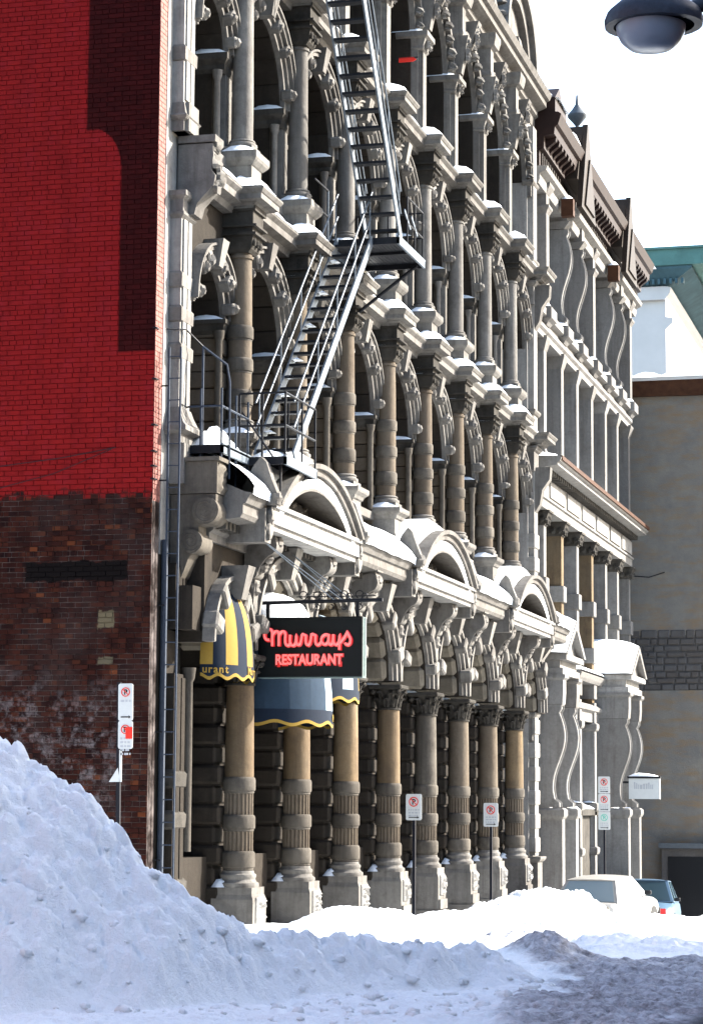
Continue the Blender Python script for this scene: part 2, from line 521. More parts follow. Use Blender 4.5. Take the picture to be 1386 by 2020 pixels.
    P.inputs['Specular IOR Level'].default_value = .04
    L.new(bump(N, L, nz(N, L, p, 40, 6, .7), .4, .006), P.inputs['Normal'])
    return m
M['brick'] = brick_mat('brick', False)
M['mortar'] = brick_mat('mortar', True)
M['brick_return'] = plain('pale_red_brick', (.20, .085, .07), .85, 0, .4, 18, .2)

def render_wall(name):
    m, N, L, P = newmat(name)
    p = wpos(N)
    a = nz(N, L, p, 1.6, 9, .7)
    b = nz(N, L, mapv(N, L, p, (1.2, 1.2, 5)), 1.0, 7, .65)
    c = mixc(N, L, ramp(N, L, a, [(.3, 0.0), (.7, 1.0)]), (.085, .083, .08), (.135, .124, .104))
    c = mixc(N, L, ramp(N, L, b, [(.46, 0.0), (.68, .8)]), c, (.14, .092, .048))
    L.new(c, P.inputs['Base Color']); P.inputs['Roughness'].default_value = .9
    L.new(bump(N, L, nz(N, L, p, 22, 7, .7), .5, .02), P.inputs['Normal'])
    return m
M['render'] = render_wall('stained_cement_render')
M['rubble'] = stone('dark_rubble', (.09, .09, .095), (.16, .155, .15), .5)
M['brick_far'] = plain('brown_brick_facing', (.20, .11, .08), .85, 0, .35, 7, .2)

def text_mesh(body, size, extrude=0.0, bold=0.0, align='CENTER'):
    cu = bpy.data.curves.new('lettering', 'FONT')
    cu.body = body; cu.size = size; cu.extrude = extrude; cu.offset = bold; cu.align_x = align
    o = bpy.data.objects.new('lettering_tmp', cu)
    COL.objects.link(o)
    bpy.context.view_layer.update()
    dg = bpy.context.evaluated_depsgraph_get()
    me = bpy.data.meshes.new_from_object(o.evaluated_get(dg))
    bpy.data.objects.remove(o); bpy.data.curves.remove(cu)
    return me
FACE_Y = (R_(90), 0, 0)            # text that reads when seen from -Y

# ================================================================== street and snow (setting)
def vnoise(x, y, seed):
    rn = np.random.RandomState(seed)
    T = rn.rand(256, 256)
    xi = np.floor(x).astype(int); yi = np.floor(y).astype(int)
    fx = x-xi; fy = y-yi
    fx = fx*fx*(3-2*fx); fy = fy*fy*(3-2*fy)
    a = T[xi % 256, yi % 256]; b = T[(xi+1) % 256, yi % 256]; c = T[xi % 256, (yi+1) % 256]; d = T[(xi+1) % 256, (yi+1) % 256]
    return (a*(1-fx)+b*fx)*(1-fy)+(c*(1-fx)+d*fx)*fy-.5
def fbm(x, y, seed, oct=5, gain=.5):
    s = 0; a = 1.0; f = 1.0
    for i in range(oct):
        s = s+a*vnoise(x*f+17.3*i, y*f+9.1*i, seed+i); a *= gain; f *= 2.03
    return s
def lumps(x, y, seed, cell):
    # clods: distance to jittered feature points, one bump for each
    rn = np.random.RandomState(seed)
    J = rn.rand(128, 128, 3)
    xi = np.floor(x/cell).astype(int); yi = np.floor(y/cell).astype(int)
    best = np.zeros_like(x)
    for dx in (-1, 0, 1):
        for dy in (-1, 0, 1):
            a = xi+dx; b = yi+dy
            q = J[a % 128, b % 128]
            px = (a+q[..., 0])*cell; py = (b+q[..., 1])*cell
            r = cell*(.35+.45*q[..., 2])
            d = ((x-px)**2+(y-py)**2)/r**2
            best = np.maximum(best, np.sqrt(np.clip(1-d, 0, 1))*r)
    return best
def sstep(a, b, t):
    t = np.clip((t-a)/(b-a), 0, 1); return t*t*(3-2*t)
def ground_z(y):
    return -.05*np.maximum(y, 0)
def snow_height(x, y):
    g = ground_z(y)
    n1 = fbm(x*.9, y*.9, 3, 5); n2 = fbm(x*3.1, y*3.1, 11, 4); n3 = fbm(x*9, y*9, 23, 3)
    lum = lumps(x, y, 5, .62); lum2 = lumps(x, y, 9, .30); lum3 = lumps(x+.3*n2, y, 13, .15)
    lum4 = lumps(x, y+.2*n2, 29, .075)
    blk = fbm(x*2.3, y*2.3, 57, 3); blk = np.floor(blk*7+.5*n3)/7.0
    crumb = lumps(x+.1*n3, y, 71, .045)
    clod = .13*lum+.24*lum2+.50*lum3+.80*lum4+.75*crumb+.03*n3+.03*n2+.04*blk
    # trodden snow on the pavement and in the street
    z = g+.08+.05*n1+.012*n3
    # large heap pushed up at the corner, crest at y about -8, running out into a low bank
    yc = np.interp(x, [0, 4.6, 5.2, 6.4], [-12.0, -12.0, -11.0, -9.2])
    crest = np.interp(x, [-8, 0, 2.0, 2.93, 3.17, 3.45, 3.69, 3.87, 4.10, 4.33, 4.60, 4.85, 5.15, 5.6, 6.1, 6.6, 7.0],
                      [3.1, 2.8, 2.4, 2.03, 1.86, 1.63, 1.50, 1.32, 1.04, .88, .69, .53, .40, .36, .32, .16, 0])
    front = np.clip(1-(yc-y)/(crest*1.15+.5), 0, 1)
    back = np.clip(1-(y-yc)/(crest*1.0+.45), 0, 1)
    f = np.where(y < yc, front, back)
    f = f*f*(3-2*f)*.35+f*.65
    h = crest*f
    h = h*(1+.05*n1)+np.clip(h*4, 0, 1)*clod*np.clip(.75+h*.3, 0, 1.1)
    # ploughed ridge along the kerb, taller down the street
    hk = np.interp(y, [-4.5, -2.7, -.8, 1.4, 3.2, 4.6, 6.8, 8.4, 11.1, 14.8, 16.0, 17.8, 19.5], [0, .08, .18, .18, .12, .15, .30, .40, .52, .60, .42, .1, 0])
    xc = np.interp(y, [0, 5, 15], [2.7, 3.2, 3.1])
    ridge = hk*np.exp(-((x-xc)/(.50+.22*hk))**2)
    ridge = ridge*(1+.25*n1)+np.clip(ridge*4, 0, 1)*clod*(.6+.5*hk)
    # shallow spread of ploughed snow between ridge and lane
    lane = sstep(3.0, 4.0, x)*sstep(-4.5, -3.6, y)*(1-.85*sstep(5, 12, y))*(.14*(1+.5*n1)*(1-sstep(6.6, 7.8, x))+.5*clod)
    # dirty pile at the near end of the street
    pile = .20*np.exp(-((x-6.25)/.42)**2-((y+5.6)/.5)**2)
    pile = pile+np.clip(pile*4, 0, 1)*clod*.8
    fore = .30*clod*(1-sstep(-6.5, -5, y))
    z = z+np.maximum.reduce([h, ridge, pile, lane, fore])
    # wheel tracks in the near lane
    tr = np.zeros_like(x)
    u = y+8.2-.22*(x-6)
    for c in (-1.2, .25, 1.6):
        tr += np.exp(-((u-c)/.22)**2)
    slush = sstep(-.35, .45, x+.6*n1+.25*n2-(6.15+(-5.6-y)*.16))*(1-sstep(-5.4, -4.7, y+.3*n2))
    z = z-.06*tr*slush+slush*(.05*n2+.25*lum3+.2*lum4)
    return z, slush, np.clip(pile*5, 0, 1), tr*slush
def make_snow(name, xs, ys, lbl):
    X, Y = np.meshgrid(xs, ys, indexing='ij')
    Z, slush, pil, tr = snow_height(X, Y)
    dirt = np.clip(slush*.95+pil*.75+.3*tr, 0, 1)
    dirt = np.maximum(dirt, sstep(7.9, 8.8, X)*1.4)   # ploughed carriageway, wet asphalt; unseen part darkened to cut bounced sun
    # grime on the street side of the kerb ridge
    dirt = np.maximum(dirt, .62*np.exp(-((X-5.4)/1.1)**2)*sstep(-5.2, -4.4, Y)*(1-sstep(-3.4, -1.2, Y)))
    nx, ny = X.shape
    me = bpy.data.meshes.new(name)
    V = np.stack([X, Y, Z], -1).reshape(-1, 3)
    i = np.arange(nx-1)[:, None]*ny+np.arange(ny-1)[None, :]
    F = np.stack([i, i+ny, i+ny+1, i+1], -1).reshape(-1, 4)
    me.vertices.add(len(V)); me.vertices.foreach_set('co', V.ravel())
    me.loops.add(F.size); me.loops.foreach_set('vertex_index', F.ravel().astype(np.int32))
    me.polygons.add(len(F)); me.polygons.foreach_set('loop_start', np.arange(0, F.size, 4).astype(np.int32))
    me.update(calc_edges=True)
    me.polygons.foreach_set('use_smooth', np.ones(len(F), dtype=bool))
    at = me.attributes.new('dirt', 'FLOAT', 'POINT')
    at.data.foreach_set('value', dirt.reshape(-1).astype(np.float32))
    me.materials.append(M['snow_ground'])
    return tag(link_obj(name, me), lbl, None, None, 'structure')

mb = MB().add([(-400, -400, -.35), (400, -400, -.35), (400, 0, -.35), (-400, 0, -.35), (400, 80, -4.4), (-400, 80, -4.4), (400, 1500, -5), (-400, 1500, -5)],
              [(0, 1, 2, 3), (3, 2, 4, 5), (5, 4, 6, 7)])
tag(mb.build('ground', M['slush'], smooth=0), kind='structure')
make_snow('street_snow', np.concatenate([np.arange(-9, -1, .25), np.arange(-1, 2.2, .06), np.arange(2.2, 8.4, .024), np.arange(8.4, 16, .3)]),
          np.concatenate([np.arange(-30, -14.4, .4), np.arange(-14.4, -9, .024), np.arange(-9, -4, .04), np.arange(-4, 20, .075), np.arange(20, 60, .4)]),
          'ploughed snow lying over the street, pavement and corner')

ck = MB(); rk = random.Random(21)
def snow_at(x, y): return float(snow_height(np.array([[x]]), np.array([[y]]))[0][0, 0])
for i in range(420):
    if i < 400: x, y = rk.uniform(2.4, 7.0), rk.uniform(-13.6, -9.0)
    else: x, y = rk.gauss(3.1, .5), rk.uniform(-2, 16)
    r = rk.choice((.018, .02, .025, .028, .035, .045)) * rk.uniform(.8, 1.25)
    ck.blob((x, y, snow_at(x, y)+r*.05), (r*rk.uniform(.8, 1.5), r*rk.uniform(.8, 1.4), r*rk.uniform(.6, 1.0)), i, 8, 6, .22)
tag(ck.build('snow_chunks', M['snow'], smooth=75), 'broken chunks of snow lying on the ploughed banks', None, None, 'stuff')

# ================================================================== brick end wall
BW = thing('brick_side_building', 'tall windowless brick building side, painted red above and bare dark brick below', 'building', (-.09, 0, 0))
MB().box(-.097, -.089, .006, .285, -1.0, 5.7).build('bare_brick_return', M['mortar'], BW, smooth=0)  # dark mortar material stands for shade on the lower return
MB().box(-7, -.097, .008, .28, -1.0, 24).build('mortar_backing', M['mortar'], BW, smooth=0)
MB().box(-.097, -.088, .012, .285, 5.7, 24).build('painted_brick_return', M['brick_return'], BW, smooth=0)
BH, BL, CO = .061, .207, .07
brick_me = {}
def brick_mesh(l):
    k = round(l, 3)
    if k not in brick_me:
        brick_me[k] = MB().cbox(-l/2, l/2, 0, .06, 0, BH, .004).mesh('brick', M['brick'], 0)
    return brick_me[k]
rb = random.Random(3)
rest = MB(); cnt = 0
z = -.42; row = 0
while z < 13.4:
    # header courses every sixth row
    if row % 6 == 5: L0, off = .098, .0
    else: L0, off = BL, (.0 if row % 2 else .1075)
    x = -.093-off
    if off:
        pieces = [(-.093-.0495, .099)]
    else:
        pieces = []
    while x > -2.5:
        pieces.append((x-L0/2, L0)); x -= L0+.008
    for px, l in pieces:
        dy = rb.uniform(-.003, .004)
        near = (z > 2.15 and z < 5.75 and cnt < 300 and px > -1.05 and row % 6 != 5)
        if near:
            inst('brick', brick_mesh(l), BW, (px, -.004+dy, z)); cnt += 1
        else:
            rest.cbox(px-l/2, px+l/2, -.004+dy, .05, z, z+BH, .004)
    z += CO; row += 1
tag(rest.build('brickwork', M['brick'], BW, smooth=0), kind='stuff')
# brick return face at the corner: lit ends of the courses
ret = MB(); z = 5.72; row = 0
while z < 14:
    l = .2 if row % 2 else .095
    yy = .004
    while yy < .26:
        l2 = min(l, .28-yy)
        ret.box(-.087, -.0805+rb.uniform(-.002, .002), yy, yy+l2, z, z+BH); yy += l2+.01; l = .2 if l < .15 else .095
    z += CO; row += 1
tag(ret.build('brick_return', M['brick_return'], BW, smooth=0), kind='stuff')
# thin cable and wall anchors
MB().tube([(-2.3, -.03, 6.22), (-1.4, -.025, 6.31), (-.62, -.02, 6.43)], .006, 6).tube([(-2.3, -.02, 5.92), (-1.5, -.02, 6.1), (-.68, -.02, 6.41)], .005, 6).build('cable', M['iron'], BW)
for zz in (6.16, 6.36, 6.72, 7.35, 5.98, 8.05):
    MB().box(-.12, -.06, -.012, .1, zz, zz+.02).build('wall_anchor', M['iron'], BW)

# ================================================================== stone building
SB = thing('stone_building', 'ornate grey stone commercial building with tiers of columns and arched windows', 'building', (0, 0, 0))
PIT = 2.955
YC = [2.87+PIT*k for k in range(8)]
END = 26.55
bays = [(1.2, 2.59)]+[(YC[i]+.28, YC[i+1]-.28) for i in range(7)]+[(YC[7]+.28, END-.34)]
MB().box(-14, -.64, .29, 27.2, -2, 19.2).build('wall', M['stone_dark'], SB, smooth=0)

def archwall(mb, ya, yb, oa, ob, zs, zt, x0, x1, n=22):
    c = (oa+ob)/2; r = (ob-oa)/2
    A = [PI-PI*i/n for i in range(n+1)]
    P = [(c+r*math.cos(a), zs+r*math.sin(a)) for a in A]
    mb.strip(P, [(p[0], zt) for p in P], x0, x1)
    if oa-ya > .01: mb.box(x0, x1, ya, oa, zs, zt)
    if yb-ob > .01: mb.box(x0, x1, ob, yb, zs, zt)

FL = [  # spring, top, front x, floor z, window sill
    dict(zs=3.86, zt=5.25, xf=.34, z0=-1.9, sill=.9),
    dict(zs=8.67, zt=10.33, xf=0.0, z0=6.2, sill=6.9),
    dict(zs=12.70, zt=14.42, xf=0.0, z0=10.6, sill=11.1),
    dict(zs=16.85, zt=18.5, xf=0.0, z0=14.6, sill=15.1)]
# voussoir meshes: one stone at the crown, turned round the arch centre (rotation about X)
def vous_mesh(r, x0, x1, ang, dep, ch, name, ins=.035, fill=.93):
    hw = (r+dep*.4)*math.tan(ang/2)*fill
    return MB().cbox(x0, x1, -hw, hw, r-ins, r+dep, ch).mesh('voussoir', M[name], 60 if ins > .05 else 0)
VM = {}
for fi, F in enumerate(FL):
    for bi, (oa, ob) in enumerate(bays):
        r = (ob-oa)/2; c = (oa+ob)/2
        ya = .98 if bi == 0 else YC[bi-1]; yb = YC[bi] if bi < 8 else 27.2
        mb = MB()
        archwall(mb, ya, yb, oa, ob, F['zs'], F['zt'], -.6, F['xf'])
        arch = mb.build('arch', M['stone_dark'], SB, (0, c, F['zs']))  # dark stone stands for the shade inside the arches
        # moulded archivolt on the face
        a = MB()
        xf = F['xf']
        if fi == 0:
            a.ring(c, F['zs'], r+.02, r+.10, xf, xf+.07); a.ring(c, F['zs'], r+.10, r+.22, xf, xf+.13); a.ring(c, F['zs'], r+.22, r+.29, xf, xf+.18)
        elif fi < 3:
            a.ring(c, F['zs'], r-.01, r+.09, xf-.02, xf+.06); a.ring(c, F['zs'], r+.09, r+.17, xf, xf+.11); a.ring(c, F['zs'], r+.17, r+.24, xf, xf+.17); a.ring(c, F['zs'], r+.24, r+.275, xf, xf+.21)
        else:
            a.ring(c, F['zs'], r-.01, r+.12, xf-.02, xf+.09); a.ring(c, F['zs'], r+.12, r+.25, xf, xf+.2)
        a.build('archivolt', M['stone'], arch)
        # voussoirs lining the arch
        key = (fi, round(r, 2))
        nv = 9 if r > 1 else 7
        if key not in VM:
            if fi == 0: VM[key] = vous_mesh(r, -.58, xf-.03, PI/nv, .2, .07, 'stone_pillow', .10, .93)
            else: VM[key] = vous_mesh(r, -.58, -.02, PI/nv, .15, .016, 'stone_dark')
        for q in range(nv):
            al = (q+.5)*PI/nv-PI/2
            inst('voussoir', VM[key], arch, (0, c, F['zs']), (al+random.uniform(-.006, .006), 0, 0), (random.uniform(.97, 1.02), random.uniform(.96, 1.03), random.uniform(.985, 1.01)))
        # raised blocks along the archivolt
        kk = ('k', fi, round(r, 2))
        if kk not in VM:
            if fi == 0: VM[kk] = MB().cbox(xf, xf+.25, -.11, .11, r-.02, r+.31, .03).mesh('archivolt_block', M['stone'], 0)
            elif fi < 3: VM[kk] = MB().cbox(xf, xf+.20, -.085, .085, r-.03, r+.2, .025).blob((xf+.19, 0, r+.06), (.06, .07, .08), 4).mesh('archivolt_block', M['stone'], 30)
            else: VM[kk] = MB().blob((xf+.17, 0, r+.10), (.10, .10, .12), 3, 7, 6, .5).mesh('archivolt_block', M['stone'], 30)
        for al in ([-72, -40, 40, 72] if fi == 0 else [-78, -48, -24, 24, 48, 78] if fi < 3 else range(-84, 85, 14)):
            inst('archivolt_block', VM[kk], arch, (0, c, F['zs']), (R_(al+random.uniform(-2, 2)), 0, 0), (random.uniform(.9, 1.06), random.uniform(.8, 1.2), random.uniform(.98, 1.02)))
        # keystone
        ks = MB()
        if fi == 0:
            ks.tbox((xf, xf+.28, c-.10, c+.10), (xf, xf+.40, c-.17, c+.17), F['zs']+r-.05, F['zs']+r+.42)
        elif fi < 3:
            ks.tbox((xf-.02, xf+.22, c-.09, c+.09), (xf-.02, xf+.30, c-.14, c+.14), F['zs']+r-.06, F['zs']+r+.33)
        else:
            ks.tbox((xf, xf+.22, c-.10, c+.10), (xf, xf+.42, c-.16, c+.16), F['zs']+r-.08, F['zs']+r+.5).relief(xf+.33, c, F['zs']+r+.2, .24, .5, .07, 5)
        ks.build('keystone', M['stone'], arch)
        # window: sash, bars, panes
        wn = MB(); zt = F['zs']+r
        for yy in (oa+.03, c, ob-.03): wn.box(-.62, -.55, yy-.035, yy+.035, F['sill'], zt-.1)
        for zz in (F['sill'], (F['sill']+F['zs'])/2, F['zs']): wn.box(-.615, -.555, oa, ob, zz, zz+.08)
        wo = wn.build('window', M['stone_shade'], SB, (0, c, F['sill']), smooth=0)
        for ya2, yb2 in ((oa+.065, c-.035), (c+.035, ob-.065)):
            for za, zb in ((F['sill']+.08, (F['sill']+F['zs'])/2), ((F['sill']+F['zs'])/2+.08, F['zs'])):
                MB().box(-.6, -.58, ya2, yb2, za, zb).build('pane', M['glass'], wo, smooth=0)
        MB().box(-.6, -.58, oa, ob, F['zs']+.08, zt).build('pane', M['glass'], wo, smooth=0)
        if fi: MB().box(-.6, .06, oa-.02, ob+.02, F['sill']-.14, F['sill']).build('sill', M['stone'], wo, smooth=0)
        else: MB().box(-.6, -.1, oa, ob, -1.9, F['sill']).build('sill', M['stone_dark'], wo, smooth=0)

# piers between the openings
blk = {}
def block(x1, hw, h, c, mat):
    k = (x1, hw, h, mat)
    if k not in blk: blk[k] = MB().cbox(-.6, x1, -hw, hw, 0, h, c).mesh('stone', M[mat], 0)
    return blk[k]
for k, y in enumerate(YC):
    # ground floor pier: rusticated courses
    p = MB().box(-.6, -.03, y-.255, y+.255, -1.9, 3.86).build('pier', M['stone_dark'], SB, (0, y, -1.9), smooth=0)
    z = -.35; i = 0
    while z < 3.6:
        inst('stone', block(.0 if i % 2 else .085, .28 if i % 2 else .32, .262, .035, 'stone_dark'), p, (0, y, z)); z += .285; i += 1
    MB().lathe([(.06, 6.95), (.055, 8.35), (.08, 8.4), (.09, 8.5)], 10, .0, y-.37).build('colonnette', M['stone_mid'], p)
    p = MB().box(-.6, -.03, y-.25, y+.25, 6.0, 8.67).build('pier', M['stone_dark'], SB, (0, y, 6.0), smooth=0)
    z = 6.2; i = 0
    while z < 8.45:
        inst('stone', block(0.0 if i % 2 else .03, .27 if i % 2 else .30, .232, .012, 'stone_brown'), p, (0, y, z)); z += .247; i += 1
    MB().ressaut([(0, 8.47), (.04, 8.52), (.07, 8.6), (.1, 8.62), (.1, 8.68)], -.58, .0, y, .27).build('impost', M['stone_shade'], p, smooth=0)
    # second floor pilaster behind the column
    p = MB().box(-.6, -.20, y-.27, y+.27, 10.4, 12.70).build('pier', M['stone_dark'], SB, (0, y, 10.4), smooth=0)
    MB().box(-.21, -.02, y-.15, y+.15, 10.4, 13.7).build('pilaster', M['stone'], p, smooth=0)
    MB().box(-.38, -.15, y-.24, y-.20, 10.6, 12.45).build('colonnette', M['stone_mid'], p, smooth=0)
    MB().lathe([(.055, 10.75), (.05, 12.3), (.075, 12.36), (.085, 12.45)], 10, -.10, y-.30).build('colonnette', M['stone'], p)
    MB().ressaut([(0, 13.62), (.05, 13.7), (.08, 13.78), (.08, 13.86)], -.2, -.02, y, .15).build('pilaster_capital', M['stone_black'], p, smooth=0)
    MB().ressaut([(0, 12.42), (.03, 12.48), (.03, 12.54), (.09, 12.62), (.09, 12.71)], -.58, -.02, y, .27).build('impost', M['stone_shade'], p, smooth=0)
    # top floor pier with ribs
    p = MB().box(-.6, -.01, y-.28, y+.28, 14.5, 16.85).build('pier', M['stone_dark'], SB, (0, y, 14.5), smooth=0)
    MB().box(-.05, .12, y-.21, y+.21, 14.6, 16.6).box(.1, .22, y-.14, y+.14, 14.6, 16.6).ressaut([(.06, 14.66), (.06, 14.78), (.02, 14.86), (.0, 14.92)], -.02, .22, y, .17).build('pilaster', M['stone'], p, smooth=0)
    cp = MB().ressaut([(0, 16.5), (.03, 16.54), (.02, 16.58), (.07, 16.72), (.13, 16.76), (.13, 16.86)], -.3, .22, y, .2).relief(.30, y, 16.64, .3, .18, .06, 17+k)
    cp.build('capital', M['stone'], p, smooth=0)

# ---------------- columns
SEG = 26
shaft_g = {q: MB().lathe([(.212, 2.03), (.210, 2.3), (.204, 2.9), (.196, 3.33), (.196, 3.36)], SEG).mesh('column', M[q]) for q in ('stone_tan', 'stone_brown', 'stone_mid')}
G_SH = ['stone_tan', 'stone_tan', 'stone_tan', 'stone_tan', 'stone_mid', 'stone_brown', 'stone_brown', 'stone_tan']
def fluted(z0, z1, r, n=20):
    mb = MB(); V = []
    m = n*4
    for z in (z0, z1):
        for i in range(m):
            a = 2*PI*i/m
            rr = r-(.018 if i % 4 in (1, 2) else 0)
            V.append((rr*math.cos(a), rr*math.sin(a), z))
    mb.add(V, [(i, (i+1) % m, (i+1) % m+m, i+m) for i in range(m)])
    return mb
drum = [fluted(.97, 1.26, .212).mesh('fluted_drum', M['stone_brown'], 20), fluted(1.49, 1.80, .209).mesh('fluted_drum', M['stone_brown'], 20)]
def band_mesh(z0, z1, r, mat):
    h = z1-z0
    return MB().lathe([(r-.04, z0), (r-.02, z0+.015), (r-.02, z0+.04), (r-.005, z0+.05), (r, z0+.07), (r, z1-.05), (r-.008, z1-.02), (r-.03, z1-.003), (r-.07, z1)], SEG).mesh('band', M[mat])
bands_g = [band_mesh(.70, .985, .243, 'stone_mid'), band_mesh(1.25, 1.50, .240, 'stone_mid'), band_mesh(1.79, 2.04, .238, 'stone_mid')]
base_g = MB().lathe([(.30, .47), (.305, .50), (.30, .53), (.27, .545), (.25, .58), (.255, .6), (.265, .625), (.26, .65), (.235, .665), (.225, .705)], SEG).mesh('base', M['stone'])
def leaf(mb, ang, z0, h, r0, out, wd, n=6):
    V = []; F = []
    ca, sa = math.cos(ang), math.sin(ang)
    for i in range(n+1):
        t = i/n
        rr = r0+.02+out*(t**2.6)
        zz = z0+h*(t if t < .85 else .85-(t-.85)*.9)
        ww = wd*(.75+.5*math.sin(t*PI*.9))*(1-.55*t**3)
        for s, dr in ((-1, -.015), (-.45, .012), (0, -.006), (.45, .012), (1, -.015)):
            V.append(((rr+dr)*ca-s*ww*sa, (rr+dr)*sa+s*ww*ca, zz+(.012 if abs(s) == .45 else 0)))
    for i in range(n):
        for j in range(4):
            a = i*5+j
            F.append((a, a+1, a+6, a+5))
    mb.add(V, F)
cap_g = MB()
cap_g.lathe([(.20, 3.34), (.222, 3.345), (.222, 3.375), (.2, 3.38), (.196, 3.45), (.21, 3.58), (.27, 3.70), (.28, 3.71)], SEG)
for i in range(8):
    leaf(cap_g, 2*PI*i/8, 3.38, .20, .195, .085, .07)
    leaf(cap_g, 2*PI*(i+.5)/8, 3.42, .30, .2, .12, .06)
for i in range(4):
    a = PI/4+i*PI/2
    cap_g.blob((.33*math.cos(a), .33*math.sin(a), 3.67), (.055, .055, .055), i, 8, 6, .1)
cap_g.cbox(-.30, .30, -.30, .30, 3.71, 3.79, .02)
cap_g = cap_g.mesh('capital', M['stone_black'], 40)
AX_G, AX_U = .275, .205
def carved(mb, seed, y):
    mb.cbox(.585, .635, y-.2, y+.2, -.05, .33, .02)
    mb.relief(.633, y, .14, .34, .34, .05, seed, 8, 9)
for k, y in enumerate(YC):
    c = inst('column', shaft_g[G_SH[k]], SB, (AX_G, y, 0))
    for d in drum: inst('fluted_drum', d, c, (AX_G, y, 0))
    for b in bands_g: inst('band', b, c, (AX_G, y, 0), (0, 0, random.random()))
    inst('base', base_g, c, (AX_G, y, 0), (0, 0, random.random()))
    inst('capital', cap_g, c, (AX_G, y, 0), (0, 0, random.choice((0, PI/2, PI, -PI/2))))
    gz = -.05*y-.4
    pd = MB()
    pd.box(-.02, .575, y-.30, y+.30, .37, .47)
    pd.tbox((-.02, .60, y-.325, y+.325), (-.02, .575, y-.30, y+.30), .30, .37)
    pd.box(-.02, .60, y-.325, y+.325, -.32, .30)
    pd.box(-.02, .66, y-.36, y+.36, gz-.4, -.325)
    pd.box(.1, .64, y-.30, y+.30, -.30, -.12)
    pd = pd.build('pedestal', M['stone'], c, (AX_G, y, 0), smooth=0)
    cv = MB(); carved(cv, 31+k, y); cv.build('carved_panel', M['stone_light'], c, (AX_G, y, 0), smooth=0)

# upper columns
def upcol(z0, z1, r, base_z):
    return MB().lathe([(r*1.04, z0), (r*1.03, z0+.4), (r*.98, z1-.06), (r*.96, z1-.04), (r*1.12, z1-.035), (r*1.12, z1), (r*.97, z1+.01)], SEG)
sh2 = MB().lathe([(.178, 7.21), (.178, 8.63), (.172, 9.2), (.163, 9.62), (.187, 9.625), (.187, 9.665), (.165, 9.67), (.165, 9.71)], SEG).mesh('column', M['stone_brown'])
bands_2 = [band_mesh(7.40, 7.675, .205, 'stone_mid'), band_mesh(7.90, 8.15, .203, 'stone_mid'), band_mesh(8.38, 8.635, .20, 'stone_mid')]
base_2 = MB().lathe([(.24, 7.09), (.25, 7.12), (.245, 7.15), (.22, 7.16), (.21, 7.18), (.225, 7.2), (.21, 7.22), (.18, 7.23)], SEG).box(-.24, .24, -.24, .24, 6.985, 7.09).mesh('base', M['stone'])
sh3 = MB().lathe([(.160, 11.4), (.160, 12.0), (.152, 13.0), (.145, 13.72), (.168, 13.725), (.168, 13.765), (.148, 13.77), (.148, 13.82)], SEG).mesh('column', M['stone'])
base_3 = MB().lathe([(.22, 11.31), (.228, 11.335), (.222, 11.36), (.2, 11.37), (.19, 11.385), (.2, 11.4), (.19, 11.42), (.16, 11.43)], SEG).box(-.215, .215, -.215, .215, 11.205, 11.31).mesh('base', M['stone'])
def upcap(z):  # stepped capital with ledges, z = its foot
    m = MB()
    m.tbox((-.17, .17, -.17, .17), (-.20, .215, -.20, .20), z, z+.05)
    m.tbox((-.20, .215, -.20, .20), (-.22, .26, -.24, .24), z+.05, z+.24)
    m.box(-.22, .31, -.285, .285, z+.243, z+.28)
    for i in range(3): m.blob((.25, -.15+.15*i, z+.15), (.04, .05, .06), i, 7, 5, .3)
    m.box(-.22, .25, -.235, .235, z+.282, z+.365)
    m.box(-.22, .32, -.29, .29, z+.367, z+.40)
    m.box(-.22, .26, -.25, .25, z+.402, z+.60)
    m.box(-.22, .30, -.28, .28, z+.602, z+.69)
    return m.mesh('capital', M['stone_black'], 30)
cap_2 = upcap(9.70); cap_3 = upcap(13.79)
CPROF = [(-.02, 0.0), (.03, .02), (.03, .05), (.09, .085), (.09, .095), (.20, .11), (.20, .19), (.215, .20), (.25, .25), (.25, .275), (.1, .30)]
for k, y in enumerate(YC):
    c = inst('column', sh2, SB, (AX_U, y, 0))
    for b in bands_2: inst('band', b, c, (AX_U, y, 0), (0, 0, random.random()))
    inst('base', base_2, c, (AX_U, y, 0)); inst('capital', cap_2, c, (AX_U, y, 0))
    MB().ressaut([(.02, 6.1), (.02, 6.5), (0, 6.52), (0, 6.78), (.03, 6.8), (.05, 6.85), (.11, 6.90), (.12, 6.93), (.12, 6.985), (.06, 6.995)], -.05, .44, y, .26).build('pedestal', M['stone'], c, (AX_U, y, 0), smooth=0)
    MB().ressaut([(o, 10.32+zz) for o, zz in CPROF], -.1, .45, y, .26, .0).build('cornice_block', M['stone'], c, (AX_U, y, 0), smooth=0)
    c = inst('column', sh3, SB, (AX_U, y, 0))
    inst('base', base_3, c, (AX_U, y, 0)); inst('capital', cap_3, c, (AX_U, y, 0))
    MB().ressaut([(.02, 10.6), (.02, 10.74), (0, 10.75), (0, 10.99), (.02, 11.0), (.08, 11.06), (.10, 11.10), (.10, 11.19), (.05, 11.21)], -.05, .43, y, .24).build('pedestal', M['stone'], c, (AX_U, y, 0), smooth=0)
    MB().ressaut([(o, 14.39+zz) for o, zz in CPROF], -.1, .45, y, .26, .0).build('cornice_block', M['stone'], c, (AX_U, y, 0), smooth=0)

